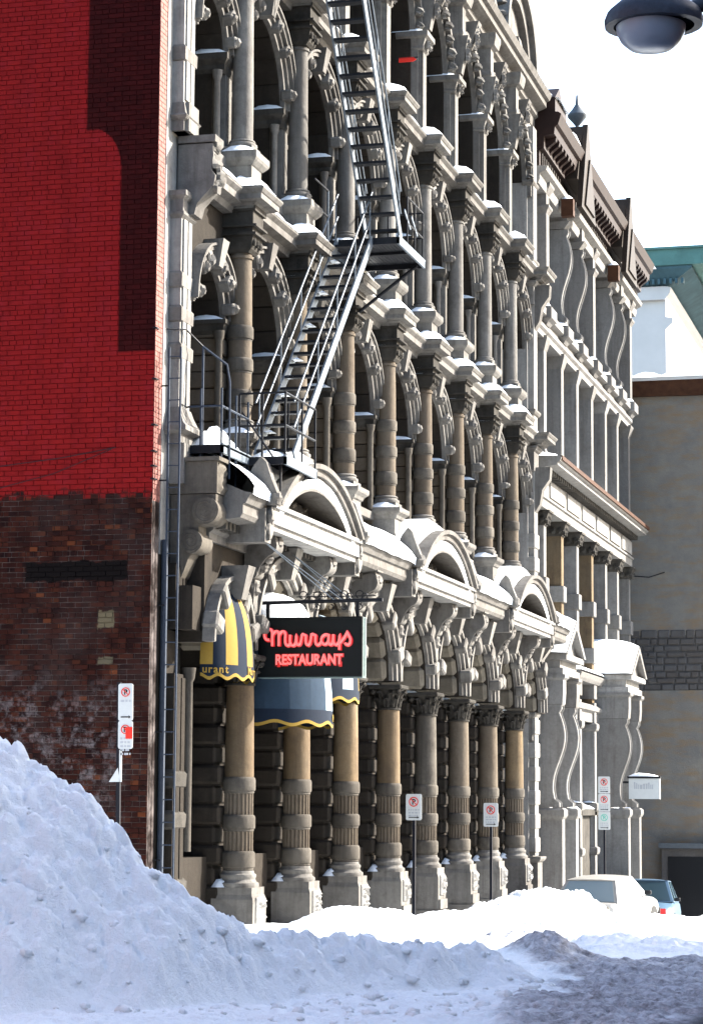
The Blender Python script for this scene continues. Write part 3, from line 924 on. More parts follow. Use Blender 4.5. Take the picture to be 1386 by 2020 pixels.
# ---------------- end pier, far end of the front
ep = MB().box(-.6, .10, END-.33, 27.2, -2, 18.5).build('pier', M['stone_light'], SB, (0, END, -2), smooth=0)
for z0, z1, x1 in ((-1.9, .45, .42), (3.2, 3.86, .3), (6.3, 6.98, .34), (9.7, 10.3, .36), (10.6, 11.2, .33), (13.8, 14.38, .36), (14.6, 14.95, .3), (16.5, 16.9, .3)):
    MB().ressaut([(0, z0), (.0, z1-.14), (.05, z1-.1), (.08, z1-.05), (.08, z1)], 0, x1-.1, END-.02, .3).build('block', M['stone'], ep, smooth=0)
for zc in (10.32, 14.39):
    MB().ressaut([(o, zc+zz) for o, zz in CPROF], -.1, .42, END+.05, .34).build('cornice_block', M['stone'], ep, smooth=0)
MB().box(.1, .24, END-.2, END+.24, .47, 18.3).build('pilaster', M['stone_light'], ep, smooth=0)
for i in range(14):
    MB().cbox(.0, .27, END-.30, END+.30, .55+.56*i, .9+.56*i, .015).build('stone', M['stone_light'], ep, smooth=0)
for zt in (8.7, 13.2, 4.6):
    MB().prism([(.2, zt+1.1), (.62, zt+1.1), (.6, zt+.8), (.42, zt+.55), (.36, zt+.2), (.24, zt)], 'y', END-.12, END+.16).build('console', M['stone'], ep)

# ---------------- corner strip and pilaster beside the brick wall
MB().box(-.64, -.07, .30, 1.0, -1.5, 5.0).build('corner_base', M['stone_dark'], SB, (0, .3, -1.5), smooth=0)  # lower strip and pilaster take dark stone to stand for shade
cp = MB().box(-.64, -.075, .30, 1.0, 5.0, 24).build('corner_strip', M['stone_light'], SB, (0, .3, -1.5), smooth=0)
def pil(z0, z1, x1=.085, ya=.52, yb=.97):
    return MB().box(-.08, x1, ya, yb, z0, z1).box(x1, x1+.025, ya+.06, ya+.2, z0+.05, z1-.05).box(x1, x1+.025, yb-.2, yb-.06, z0+.05, z1-.05)
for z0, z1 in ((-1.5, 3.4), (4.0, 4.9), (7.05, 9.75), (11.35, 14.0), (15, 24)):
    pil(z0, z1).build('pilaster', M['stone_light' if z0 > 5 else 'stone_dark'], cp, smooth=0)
def pmould(z0, prof):
    MB().ressaut([(o, z0+zz) for o, zz in prof], -.085, .085, .745, .225).build('moulding', M['stone'], cp, smooth=0)
pmould(6.55, [(.06, 0), (.06, .12), (.16, .16), (.16, .22), (.10, .28), (.05, .40), (.02, .5)])
for zb in (7.72, 8.24, 8.72): pmould(zb, [(.0, 0), (.03, .02), (.035, .2), (.0, .24)])
pmould(9.70, [(.0, 0), (.05, .05), (.05, .09), (.03, .1), (.03, .26), (.09, .31), (.09, .38)])
pmould(10.95, [(.02, 0), (.02, .14), (.06, .16), (.09, .2), (.05, .24), (.02, .4)])
pmould(11.95, [(.0, 0), (.03, .02), (.035, .2), (.0, .24)])
for zb in (.4, 1.3, 1.85): MB().ressaut([(o, zb+zz) for o, zz in [(.0, 0), (.04, .03), (.05, .2), (.0, .26)]], -.085, .085, .745, .225).build('moulding', M['stone_shade'], cp, smooth=0)
MB().lathe([(.06, 1.0), (.06, 2.2), (.055, 3.3), (.08, 3.35), (.10, 3.5)], 14, .12, 1.02).build('colonnette', M['stone_mid'], cp)
MB().box(-.08, .16, .56, .98, 10.95, 11.36).build('pedestal', M['stone'], cp, smooth=0)
MB().box(-.08, .16, .56, .98, 6.0, 6.56).build('pedestal', M['stone'], cp, smooth=0)

def volute(mb, cx, cz, r, y0, y1, n=18):
    mb.prism([(cx+r*math.cos(2*PI*i/n), cz+r*math.sin(2*PI*i/n)) for i in range(n)], 'y', y0, y1)
def spiral(mb, cx, cz, r, y, turns=2.2, n=40, th=.012):
    P = []
    for i in range(n+1):
        t = i/n
        a = -turns*2*PI*t; rr = r*(1-.85*t)
        P.append((cx+rr*math.cos(a), y, cz+rr*math.sin(a)))
    mb.tube(P, th, 5)
# big double-scroll console at the corner under the balcony
cs = MB()
cs.box(-.08, .62, .62, 1.05, 5.86, 6.30).box(-.08, .66, .58, 1.09, 6.305, 6.36)
cs.prism([(-.05, 5.85), (.60, 5.85), (.60, 5.62), (.45, 5.44), (.36, 5.42), (.36, 5.2), (.22, 4.98), (.12, 4.72), (-.05, 4.60)], 'y', .64, 1.03)
volute(cs, .46, 5.62, .19, .60, 1.07); volute(cs, .26, 5.20, .165, .60, 1.07)
spiral(cs, .46, 5.62, .17, .60); spiral(cs, .26, 5.20, .145, .60)
cs.relief(.62, .84, 6.08, .38, .40, .05, 77, 6, 7)
cs.build('console', M['stone_mid'], cp)
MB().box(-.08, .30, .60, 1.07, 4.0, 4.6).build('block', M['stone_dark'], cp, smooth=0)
# leaf-fronted console under the first floor cornice
cs = MB()
cs.prism([(-.05, 10.80), (.46, 10.80), (.47, 10.62), (.44, 10.42), (.50, 10.34), (.48, 10.2), (.34, 10.06), (.24, 9.95), (.20, 9.8), (-.05, 9.78)], 'y', .72, 1.06)
cs.box(-.05, .50, .70, 1.08, 10.82, 10.92)
for i in range(7): cs.blob((.47+.05*math.sin(i), .89, 10.2+.1*i), (.07, .14, .09), i, 7, 6, .5)
cs.build('console', M['stone'], cp)

# ---------------- cornices between the tiers
def runmould(name, poly, y0, y1, mat, parent=SB):
    return MB().prism(poly, 'y', y0, y1).build(name, M[mat], parent, (0, y0, poly[0][1]), smooth=0)
for zc in (10.30, 14.37):
    runmould('cornice', [(-.2, zc-.02), (.14, zc-.02), (.18, zc+.06), (.32, zc+.10), (.32, zc+.2), (.38, zc+.26), (.38, zc+.29), (-.2, zc+.31)], .98, 27.15, 'stone')
# entablature over the ground floor
ent = runmould('cornice', [(-.6, 5.25), (.40, 5.25), (.40, 5.36), (.46, 5.40), (.46, 5.52), (.84, 5.56), (.88, 5.62), (.88, 5.75), (.92, 5.76), (.99, 5.90), (.90, 5.92), (.25, 6.20), (-.6, 6.20)], .98, 27.15, 'stone')
dn = MB(); y = 1.1
while y < 27:
    dn.box(.462, .60, y, y+.09, 5.42, 5.535); y += .18
dn.build('dentil_course', M['stone_shade'], ent, smooth=0)['kind'] = 'stuff'
cons_me = MB()
cons_me.prism([(.36, 5.54), (.80, 5.54), (.84, 5.44), (.80, 5.27), (.68, 5.17), (.60, 5.06), (.56, 4.94), (.48, 4.88), (.36, 4.90)], 'y', -.15, .15)
volute(cons_me, .70, 5.36, .155, -.17, .17); volute(cons_me, .47, 4.97, .095, -.17, .17)
for i in range(4): cons_me.blob((.62+.07*i, 0, 5.05+.12*i), (.06, .10, .07), i+9, 7, 6, .4)
cons_me.box(.36, .86, -.19, .19, 5.545, 5.575)
cons_me = cons_me.mesh('console', M['stone'], 30)
pen_me = MB().tbox((.36, .46, -.07, .07), (.36, .52, -.12, .12), 4.25, 4.87).blob((.47, 0, 4.75), (.1, .12, .1), 5, 8, 6, .3).blob((.45, 0, 4.5), (.07, .09, .12), 6, 8, 6, .3).mesh('pendant', M['stone'], 30)
for y in YC:
    cc = inst('console', cons_me, SB, (0, y, 0)); inst('pendant', pen_me, cc, (0, y, 0))

def segpts(c, half, sag, zb, n=26):
    Rr = (half*half+sag*sag)/(2*sag); cz = zb+sag-Rr; a = math.asin(min(1, half/Rr))
    if sag > half: a = PI-a
    return [(c+Rr*math.sin(-a+2*a*i/n), cz+Rr*math.cos(-a+2*a*i/n)) for i in range(n+1)]
PCS = [(YC[0]+YC[1])/2, (YC[3]+YC[4])/2, (YC[6]+YC[7])/2]
for i, c in enumerate(PCS):
    pm = MB().box(.30, 1.03, c-2.38, c+2.38, 5.585, 5.80).box(.30, 1.08, c-2.42, c+2.42, 5.802, 5.86).box(.30, .98, c-2.3, c+2.3, 5.50, 5.583)
    ped = pm.build('pediment', M['stone_light'], SB, (0, c, 5.5), smooth=0)
    MB().strip(segpts(c, 1.72, .46, 5.86), segpts(c, 2.05, .70, 5.86), .30, 1.02).strip(segpts(c, 2.05, .70, 5.86), segpts(c, 2.22, .80, 5.86), .30, 1.07).strip(segpts(c, 2.22, .80, 5.86), segpts(c, 2.34, .875, 5.86), .30, 1.13).build('arched_moulding', M['stone'], ped)
    MB().strip(segpts(c, 1.70, .02, 5.86), segpts(c, 1.73, .47, 5.86), .30, .50).relief(.5, c, 6.06, 1.7, .34, .16, 61+i, 16, 7).build('carved_tympanum', M['stone_shade'], ped, smooth=0)
    for s in (-1, 1):
        yy = c+s*2.47
        a = MB().prism([(.62, 5.80), (1.13, 5.84), (1.13, 5.98), (1.04, 6.20), (.96, 6.44), (.88, 6.52), (.78, 6.40), (.62, 6.1)], 'y', yy-.09, yy+.09)
        a.blob((1.10, yy, 5.93), (.08, .12, .1), 3+i).blob((1.0, yy, 5.68), (.07, .1, .12), 8)
        a.build('acroterion', M['stone'], ped, smooth=30)
        MB().box(.40, .97, yy-.14, yy+.14, 5.30, 5.78).blob((.98, yy, 5.5), (.06, .11, .16), 12, 8, 6, .35).build('end_block', M['stone'], ped, smooth=30)

# ---------------- top cornice and arched parapet
runmould('cornice', [(-.6, 18.45), (.12, 18.45), (.12, 18.7), (.2, 18.76), (.2, 18.9), (.34, 18.95), (.42, 18.99), (.42, 19.13), (.5, 19.16), (.56, 19.30), (.50, 19.36), (-.6, 19.5)], .98, 27.2, 'stone')
for y in YC:
    MB().ressaut([(0, 17.75), (.02, 17.8), (.0, 17.9), (.0, 18.4), (.1, 18.45), (.14, 18.62), (.14, 18.72), (.0, 18.74)], -.1, .38, y, .15).build('frieze_block', M['stone'], SB, (0, y, 17.75), smooth=0)
    MB().tbox((.1, .34, y-.1, y+.1), (.1, .5, y-.15, y+.15), 16.95, 17.75).relief(.44, y, 17.45, .24, .5, .08, 5).build('bracket', M['stone'], SB, (0, y, 16.9), smooth=0)
    MB().prism([(.1, 19.34), (.5, 19.34), (.44, 19.62), (.1, 19.62)], 'y', y-.17, y+.17).build('parapet_block', M['stone'], SB, (0, y, 19.3), smooth=0)
for c in (PCS[1], YC[7]+.95):
    g = MB()
    g.ring(c, 19.4, 1.45, 1.75, -.15, .22); g.ring(c, 19.4, 1.75, 1.92, -.2, .36)
    for q in range(17):
        a = PI*(q+.5)/17
        y0, z0 = c+1.97*math.cos(a), 19.4+1.97*math.sin(a)
        g.blob((.1, y0, z0), (.2, .09, .09), q, 6, 5, .25)
    g.strip([(c+1.46*math.cos(PI-PI*i/20), 19.4) for i in range(21)], [(c+1.46*math.cos(PI-PI*i/20), 19.4+1.46*math.sin(PI*i/20)) for i in range(21)], -.15, .05)
    g.build('arched_parapet', M['stone'], SB, (0, c, 19.4))

# ---------------- snow lying on ledges
LS = MB()
rs = random.Random(11)
def snowpatch(x0, x1, y0, y1, z, h, nx=4, ny=5, tilt=0.0):
    V = []; F = []
    for i in range(nx+1):
        for j in range(ny+1):
            u, v = i/nx, j/ny
            e = (1-abs(2*u-1)**3)*(1-abs(2*v-1)**3)
            V.append((x0+(x1-x0)*u, y0+(y1-y0)*v, z-.004+h*e*(.88+.24*rs.random())*(1.25-.5*u)+tilt*(1-u)))
    for i in range(nx):
        for j in range(ny):
            a = i*(ny+1)+j
            F.append((a, a+ny+1, a+ny+2, a+1))
    LS.add(V, F)
for y in YC:
    snowpatch(.05, .67, y-.49, y+.47, 10.62, .24, 6, 7)
    snowpatch(.05, .67, y-.49, y+.47, 14.69, .24, 6, 7)
    snowpatch(-.02, .50, y-.34, y+.1, 6.995, .13); snowpatch(-.02, .50, y-.32, y+.1, 11.21, .12)
    for zc in (9.70, 13.79):
        snowpatch(-.02, .50, y-.27, y+.12, zc+.28, .06, 4, 3); snowpatch(-.02, .50, y-.275, y+.12, zc+.40, .06, 4, 3)
    snowpatch(-.5, .08, y-.37, y-.2, 8.68, .09, 4, 3); snowpatch(-.5, .07, y-.37, y-.2, 12.71, .09, 4, 3)
    snowpatch(-.4, .30, y-.33, y-.15, 16.86, .09, 4, 3)
    snowpatch(-.03, .2, y-.30, y-.02, .475, .12, 4, 4); snowpatch(.02, .36, y-.30, y+.2, 19.62, .07)
    snowpatch(-.1, .08, y-.31, y-.2, 3.79, .06, 3, 2); snowpatch(-.02, .16, y-.3, y-.16, 3.79, .05, 3, 2)
for zc in (10.61, 14.68):
    y = 1.3
    while y < 27:
        snowpatch(-.02, .38, y, y+1.3, zc, .17, 4, 6); y += 1.15
for i in range(9):
    y = YC[0]+PIT*i-1.6
    for zz in (1.35, 1.92, 2.5): pass
# deep snow on the sloping entablature top, banked up behind the pediments
ys = np.arange(1.0, 27.2, .09); xs = np.linspace(.02, 1.04, 14)
V = []; F = []
for i, x in enumerate(xs):
    for j, y in enumerate(ys):
        t = (x-.02)/1.02
        z = 6.56-.12*t-.42*t**2.2
        ed = 0.0
        for c in PCS:
            d = abs(y-c)
            if d < 2.2:
                Rr = (2.34**2+.875**2)/(2*.875); zt = 5.86+.875-Rr+math.sqrt(max(0, Rr*Rr-d*d))
                zp = zt+.20*(1-(d/2.2)**4)-.34*max(0, (x-.72)/.28)**1.6
                k = max(0, min(1, (2.2-d)/.25))
                z = z*(1-k)+max(z, zp)*k if x < 1.0 else z*(1-k)+zp*k
            elif d < 2.62:
                z = z-.02
        z += .035*math.sin(y*5.1+x*3)*math.sin(y*2.3)*(1-t*.7)
        if x > .98: z = min(z, z-.03)
        V.append((x, y, z))
n = len(ys)
for i in range(len(xs)-1):
    for j in range(n-1):
        a = i*n+j
        F.append((a, a+n, a+n+1, a+1))
# front lip of the snow
m0 = len(V)
for j, y in enumerate(ys):
    zf = V[(len(xs)-1)*n+j][2]
    V.append((1.02, y, zf-.12))
for j in range(n-1):
    F.append(((len(xs)-1)*n+j, m0+j, m0+j+1, (len(xs)-1)*n+j+1))
LS.add(V, F)

# ================================================================== second building
B2 = thing('neighbouring_building', 'narrower grey stone building with curved pilasters and brown gabled metal cornice', 'building', (0, 27.3, 0))
Y2A, Y2B = 27.22, 45.3
MB().box(-14, -.42, Y2A, Y2B, -3, 17.6).build('wall', M['stone_shade'], B2, smooth=0)
PY = [28.55, 31.1, 33.5, 36.0, 38.5, 40.8, 43.2]
OG = {1, 2, 4, 5}
def ogee(mb, y, hw, xb, z0, z1, x0, amp):
    # pilaster with a double-curved front, widest near the top
    F_, Bk = [], []
    n = 26
    for i in range(n+1):
        t = i/n
        if t < .06 or t > .93: k = .55 if t < .06 else .75
        else:
            u = (t-.06)/.87
            k = .5-.5*math.cos(PI*2*max(0, (u-.02))**.92) if False else (.5+.5*math.sin(2*PI*(u*.88)-PI*.78))
        F_.append((x0+amp*k, z0+(z1-z0)*t))
    poly = [(xb, z0)]+F_+[(xb, z1)]
    mb.prism(poly, 'y', y-hw, y+hw)
    e = [(a+.03, b) for a, b in F_]
    for s in (-1, 1):
        yy = y+s*(hw-.03)
        mb.tube([(a, yy, b) for a, b in F_], .035, 6)
    return mb
for j, y in enumerate(PY):
    # second tier: pier with leafy capital
    p = MB().box(-.45, .10, y-.17, y+.17, 4.4, 9.0).build('pier', M['stone_tan' if j in (1, 3) else 'stone2'], B2, (0, y, 4.4), smooth=0)
    for zz in (4.6, 5.6, 6.9): MB().cbox(-.44, .17, y-.22, y+.22, zz, zz+.42, .015).build('stone', M['stone2'], p, smooth=0)
    cpm = MB().tbox((-.44, .12, y-.19, y+.19), (-.44, .24, y-.27, y+.27), 8.62, 8.93).box(-.44, .27, y-.3, y+.3, 8.935, 8.99)
    for q in range(4): cpm.blob((.17, y-.18+.12*q, 8.72+.09*(q % 2)), (.07, .07, .08), q, 7, 5, .4)
    for q in range(3): cpm.blob((-.3+.18*q, y-.24, 8.76), (.08, .06, .09), q+5, 7, 5, .4)
    cpm.build('capital', M['stone_shade'], p, smooth=30)
    # third tier
    p = MB().box(-.45, .12, y-.18, y+.18, 10.1, 14.0).build('pier', M['stone2'], B2, (0, y, 10.1), smooth=0)
    MB().ressaut([(.04, 10.16), (.04, 10.5), (0, 10.56)], -.44, .12, y, .18).build('base_moulding', M['stone2'], p, smooth=0)
    MB().ressaut([(0, 13.05), (.02, 13.1), (.08, 13.3), (.10, 13.36), (.10, 13.42)], -.44, .12, y, .18).build('moulding', M['stone2'], p, smooth=0)
    MB().ressaut([(0, 13.7), (.06, 13.78), (.16, 13.85), (.16, 14.12), (.08, 14.16)], -.44, .20, y, .24).build('sill_block', M['stone2'], p, smooth=0)
    # fourth tier
    if j in OG:
        ogee(MB(), y, .17, -.4, 14.3, 16.78, .10, .26).box(-.4, .24, y-.2, y+.2, 14.16, 14.32).build('curved_pilaster', M['stone2'], B2, (0, y, 14.2), smooth=30)
        MB().tbox((-.4, .22, y-.19, y+.19), (-.4, .38, y-.24, y+.24), 16.8, 17.0).box(-.4, .30, y-.21, y+.21, 17.0, 17.45).build('capital', M['stone2'], B2, (0, y, 16.8), smooth=0)
    else:
        MB().box(-.4, .20, y-.2, y+.2, 14.16, 17.3).ressaut([(0, 16.6), (.05, 16.7), (.08, 16.74), (.08, 16.8)], -.4, .2, y, .2).ressaut([(0, 17.1), (.06, 17.2), (.12, 17.3), (.12, 17.4)], -.4, .2, y, .2).build('pilaster', M['stone2'], B2, (0, y, 14.2), smooth=0)
for j in range(6):
    ya, yb = PY[j]+.2, PY[j+1]-.2
    for z0, z1 in ((4.5, 8.6), (10.3, 13.3), (14.3, 17.1)):
        wo = MB().box(-.43, -.38, ya, yb, z0, z0+.08).box(-.43, -.38, ya, yb, (z0+z1)/2, (z0+z1)/2+.07).box(-.43, -.38, (ya+yb)/2-.04, (ya+yb)/2+.04, z0, z1).build('window', M['stone_shade'], B2, (0, ya, z0), smooth=0)
        MB().box(-.418, -.40, ya, yb, z0, z1).build('pane', M['glass'], wo, smooth=0)
def rm2(name, poly, y0, y1, mat):
    return MB().prism(poly, 'y', y0, y1).build(name, M[mat], B2, (0, y0, poly[0][1]), smooth=0)
rm2('lintel', [(-.42, 13.36), (.14, 13.36), (.14, 13.5), (.20, 13.56), (.20, 13.66), (.12, 13.7), (-.42, 13.7)], Y2A, 43.4, 'stone2')
rm2('sill_course', [(-.42, 13.7), (.10, 13.7), (.10, 13.84), (.24, 13.9), (.24, 14.08), (.1, 14.14), (-.42, 14.14)], Y2A, 43.4, 'stone2')
# entablature with panelled frieze
en = rm2('entablature', [(-.42, 8.99), (.22, 8.99), (.22, 9.20), (.27, 9.22), (.27, 9.27), (.18, 9.29), (.18, 9.82), (.30, 9.86), (.34, 9.93), (.66, 9.97), (.66, 10.03), (.72, 10.06), (.76, 10.16), (.70, 10.20), (-.42, 10.22)], Y2A, 43.0, 'stone_light')
dn = MB(); y = 27.4
while y < 42.9:
    dn.box(.19, .42, y, y+.14, 9.80, 9.925); y += .3
dn.build('dentil_course', M['stone_shade'], en, smooth=0)['kind'] = 'stuff'
for j in range(6):
    MB().box(.17, .215, PY[j]+.2, PY[j+1]-.2, 9.36, 9.76).build('frieze_panel', M['stone_light'], en, smooth=0)
MB().box(.655, .775, 27.3, 42.9, 10.10, 10.205).build('rusted_edge_flashing', M['rust'], en, smooth=0)
rm2('cornice', [(-.42, 17.1), (.20, 17.1), (.24, 17.2), (.24, 17.34), (.40, 17.42), (.44, 17.52), (-.42, 17.56)], Y2A, 44.2, 'stone_light')
# brown metal cornice
bc = rm2('metal_cornice', [(-.5, 17.56), (.22, 17.56), (.22, 17.95), (.34, 17.98), (.34, 18.30), (.60, 18.34), (.62, 18.52), (.70, 18.58), (.78, 18.84), (.70, 18.9), (-.6, 19.0)], Y2A+.05, 44.6, 'brown')
y = 27.6
while y < 44.4:
    MB().prism([(.33, 18.34), (.60, 18.335), (.58, 18.24), (.42, 18.12), (.33, 18.02)], 'y', y, y+.16).build('bracket', M['brown'], bc, smooth=0); y += .46
y = 27.5
while y < 44.4:
    MB().box(.215, .26, y, y+.07, 17.6, 17.92).build('baluster', M['brown2'], bc, smooth=0); y += .28
for c in (31.4, 39.3):
    g = MB().prism([(c-1.15, 17.2), (c+1.15, 17.2), (c+.10, 19.7), (c-.10, 19.7)], 'x', .66, .80)
    g.prism([(c-.75, 17.35), (c+.75, 17.35), (c, 18.75)], 'x', .80, .85)
    g.tbox((-.5, .66, c-1.0, c+1.0), (-.5, .66, c-.10, c+.10), 18.0, 19.66)
    g.build('gablet', M['brown2'], bc, smooth=0)
    MB().box(.3, .62, c-1.45, c-1.2, 16.9, 17.35).build('corbel', M['rust'], bc, smooth=0)
fn = MB().lathe([(.0, 19.0), (.16, 19.0), (.16, 19.55), (.10, 19.62), (.14, 19.74), (.20, 19.84), (.10, 19.95), (.05, 20.05), (.12, 20.14), (.26, 20.30), (.27, 20.36), (.14, 20.52), (.05, 20.66), (.03, 20.9), (.0, 20.95)], 16, .3, 32.6)
fn.build('finial', M['slate'], B2, (.3, 32.6, 19))
MB().box(-6, .62, Y2A+.1, 29.0, 18.9, 19.3).prism([(27.4, 19.3), (29.1, 19.0), (28.1, 19.75)], 'x', -.2, .6).build('roof_corner', M['brown'], B2, smooth=0)
MB().lathe([(.12, 19), (.12, 19.5), (.2, 19.55), (.2, 19.72), (0, 19.75)], 10, -.2, 39.9).build('chimney_pot', M['slate'], B2)
# ground floor: piers, band course, doorways
for j, y in enumerate(PY):
    p = MB().box(-.45, .16, y-.16, y+.16, -3, 4.5).build('pier', M['stone2'], B2, (0, y, -3), smooth=0)
    for zz in (.3, 1.5, 3.7): MB().ressaut([(0, zz), (.05, zz+.04), (.07, zz+.1), (.07, zz+.2), (.02, zz+.24)], -.4, .16, y, .16).build('moulding', M['stone2'], p, smooth=0)
rm2('band_course', [(-.42, 3.95), (.10, 3.95), (.10, 4.2), (.2, 4.26), (.22, 4.36), (.1, 4.44), (-.42, 4.44)], Y2A, 43.4, 'stone2')
rm2('sill_course', [(-.42, -3), (.02, -3), (.02, 1.35), (.16, 1.4), (.16, 1.56), (-.42, 1.6)], 31.0, 43.4, 'stone_shade')
rm2('hood_course', [(-.42, 5.0), (.2, 5.0), (.26, 5.08), (.32, 5.2), (.1, 5.3), (-.42, 5.3)], 32.8, 37.5, 'stone2')
for j in range(7):
    ya = PY[j]+.16; yb = PY[j+1]-.16 if j < 6 else 45
    MB().box(-.41, -.395, ya, yb, 1.6, 3.9).build('pane', M['glass'], B2, (0, ya, 1.6), smooth=0)
def portal(ya, yb, xf):
    c = (ya+yb)/2
    for y in (ya, yb):
        o = ogee(MB(), y, .2, -.2, 1.62, 4.1, xf-.3, .30).build('curved_pilaster', M['stone2'], B2, (0, y, 1.6), smooth=30)
        MB().box(-.2, xf-.04, y-.19, y+.19, -3, 1.35).ressaut([(0, 1.3), (.05, 1.36), (.08, 1.42), (.08, 1.55), (.02, 1.6)], -.2, xf-.06, y, .19).build('pedestal', M['stone2'], o, smooth=0)
        MB().ressaut([(-.03, 4.08), (0, 4.12), (.02, 4.4), (.02, 4.7), (.08, 4.76), (.08, 4.84)], -.2, xf-.02, y, .2).build('capital', M['stone2'], o, smooth=0)
    h = MB()
    h.box(-.2, xf, ya-.25, yb+.25, 4.84, 5.0).box(-.2, xf-.08, ya-.2, yb+.2, 5.0, 5.2).box(-.2, xf+.10, ya-.3, yb+.3, 5.2, 5.34)
    hd = h.build('door_hood', M['stone_light'], B2, (0, c, 4.8), smooth=0)
    g = MB()
    g.prism([(ya-.34, 5.342), (yb+.34, 5.342), (c+.05, 6.05), (c-.05, 6.05)], 'x', -.2, xf-.06)
    g.prism([(ya-.42, 5.342), (ya-.16, 5.342), (c, 6.02), (c, 6.2)], 'x', xf-.25, xf+.14)
    g.prism([(yb+.42, 5.342), (c, 6.2), (c, 6.02), (yb+.16, 5.342)], 'x', xf-.25, xf+.14)
    g.build('gable', M['stone2'], hd, smooth=0)
    y0, y1 = ya-.42, yb+.42
    n = 14; nx = 6; V = []; F = []
    for i in range(nx+1):
        for q in range(n+1):
            u = i/nx; y = y0+(y1-y0)*q/n
            zz = 5.36+.86*(1-abs(y-c)/(c-y0))
            V.append((-.3+(xf+.42)*u, y, zz+.22*(1-u**3)*(1-abs(2*q/n-1)**3)+.02*rs.random()))
    for i in range(nx):
        for q in range(n):
            a = i*(n+1)+q
            F.append((a, a+n+1, a+n+2, a+1))
    LS.add(V, F)
portal(27.75, 29.75, .72)
portal(37.2, 39.4, .95)
MB().box(-.38, -.30, 28, 29.6, -3, 4.0).build('door', M['car_dark'], B2, (0, 28, -3), smooth=0)
for y in PY:
    snowpatch(-.1, .34, y-.38, y+.36, 14.16, .14); snowpatch(-.2, .2, y-.3, y-.1, 13.43, .06, 4, 2); snowpatch(-.2, .2, y-.22, y-.05, 1.75, .06, 4, 2)
for y0 in np.arange(27.4, 42.4, 1.5): snowpatch(-.35, .70, y0, y0+1.6, 10.2, .22, 5, 6)
for y0 in np.arange(31.2, 43, 1.2): snowpatch(-.3, .17, y0, y0+1.3, 1.58, .10, 4, 5)
for y0 in np.arange(32.9, 37.3, 1.1): snowpatch(-.3, .3, y0, y0+1.1, 5.28, .16, 4, 5)
for y0 in np.arange(27.5, 44, 2.0):
    if abs(y0+1-31.4) > 1.6 and abs(y0+1-39.3) > 1.6: snowpatch(-.5, .72, y0, y0+2, 18.92, .10, 4, 6)
snowpatch(-.3, .70, 27.35, 28.9, 19.3, .35); snowpatch(.0, .75, 30.1, 31.2, 18.85, .55, 4, 6); snowpatch(.0, .75, 38.0, 39.0, 18.85, .45, 4, 6)
for c in (31.4, 39.3): snowpatch(.3, .62, c-1.45, c-1.2, 17.36, .12, 3, 3)
snowpatch(-.1, .55, 26.3, 26.85, 6.2, .7, 5, 6)

# ================================================================== rendered building closing the view
RB = thing('rendered_building', 'plain building with stained grey cement render wall, rusty edge and snowy roof', 'building', (0, 45.6, -2))
MB().box(-12, 6, 45.6, 70, 7.05, 14.85).build('wall', M['render'], RB, smooth=0)
MB().box(-12, 6, 45.62, 70, -4, 7.05).build('base_wall', M['rubble'], RB, smooth=0)
rq = random.Random(5)
z = 5.3
while z < 7.0:
    h = rq.uniform(.16, .28); x = -.9
    while x < 3.2:
        l = rq.uniform(.22, .6)
        MB().cbox(x, x+l-.03, 45.62-rq.uniform(.02, .07), 45.75, z, z+h-.03, .03).build('stone', M['rubble'], RB, (0, 45.6, 0), smooth=0)
        x += l
    z += h
MB().prism([(-12, 5.3), (6, 5.3), (6, -4), (-12, -4)], 'y', 45.56, 45.62).build('lower_render', M['render'], RB, smooth=0)
MB().prism([(-12, 14.86), (6, 14.70), (6, 15.25), (-12, 15.25)], 'y', 45.45, 70).build('roof_edge', M['rust'], RB, smooth=0)
MB().box(-12, 6, 45.42, 70, 15.25, 15.36).build('gutter', M['white_stone'], RB, smooth=0)
dw = MB().box(.75, 2.6, 45.2, 45.6, -3.2, .35).build('shopfront', M['rubble'], RB, smooth=0)
MB().box(.68, 2.7, 45.0, 45.62, .36, .52).build('lintel', M['slate'], dw, smooth=0)
MB().box(.95, 2.6, 45.17, 45.22, -3.0, .1).build('pane', M['glass'], dw, smooth=0)
MB().tube([(-.6, 45.5, 9.0), (.4, 45.45, 8.9), (.9, 45.45, 9.05)], .02, 6).build('bracket', M['iron'], RB)
for x0 in np.arange(-2, 5, .9): snowpatch(x0, x0+1.2, 45.4, 47.5, 15.36, .28, 5, 5)

WB = thing('copper_roofed_building', 'pale ashlar building with green copper roof and cornice in the distance', 'building', (-3, 75, 0))
MB().box(-30, -2.77, 75, 110, -4, 24.2).build('wall', M['white_stone'], WB, smooth=0)
MB().prism([(-30, 24.2), (-2.77, 24.2), (-2.55, 24.5), (-2.5, 24.75), (-2.77, 24.8), (-30, 24.8)], 'y', 74.75, 110).build('band_course', M['white_stone'], WB, smooth=0)
MB().add([(-30, 74.9, 24.8), (-2.7, 74.9, 24.8), (-1.5, 74.3, 25.5), (-30, 74.3, 25.5), (-2.7, 110, 24.8), (-1.5, 110, 25.5), (-30, 74.3, 25.62), (-1.5, 74.3, 25.62), (-1.5, 110, 25.62)], [(0, 1, 2, 3), (1, 4, 5, 2), (3, 2, 7, 6), (2, 5, 8, 7)]).build('cornice', M['copper_dark'], WB, smooth=0)
q = MB()
for i in range(24): q.box(-8+i*.26, -7.88+i*.26, 74.5, 74.85, 24.86, 25.1)
q.build('dentil_course', M['copper_dark'], WB, smooth=0)['kind'] = 'stuff'
MB().prism([(-30, 25.63), (-.8, 25.63), (-.7, 25.8), (-.8, 26.35), (-30, 26.35)], 'y', 74.2, 110).box(-30, -.65, 74.1, 110, 26.35, 26.45).build('roof', M['copper'], WB, smooth=0)
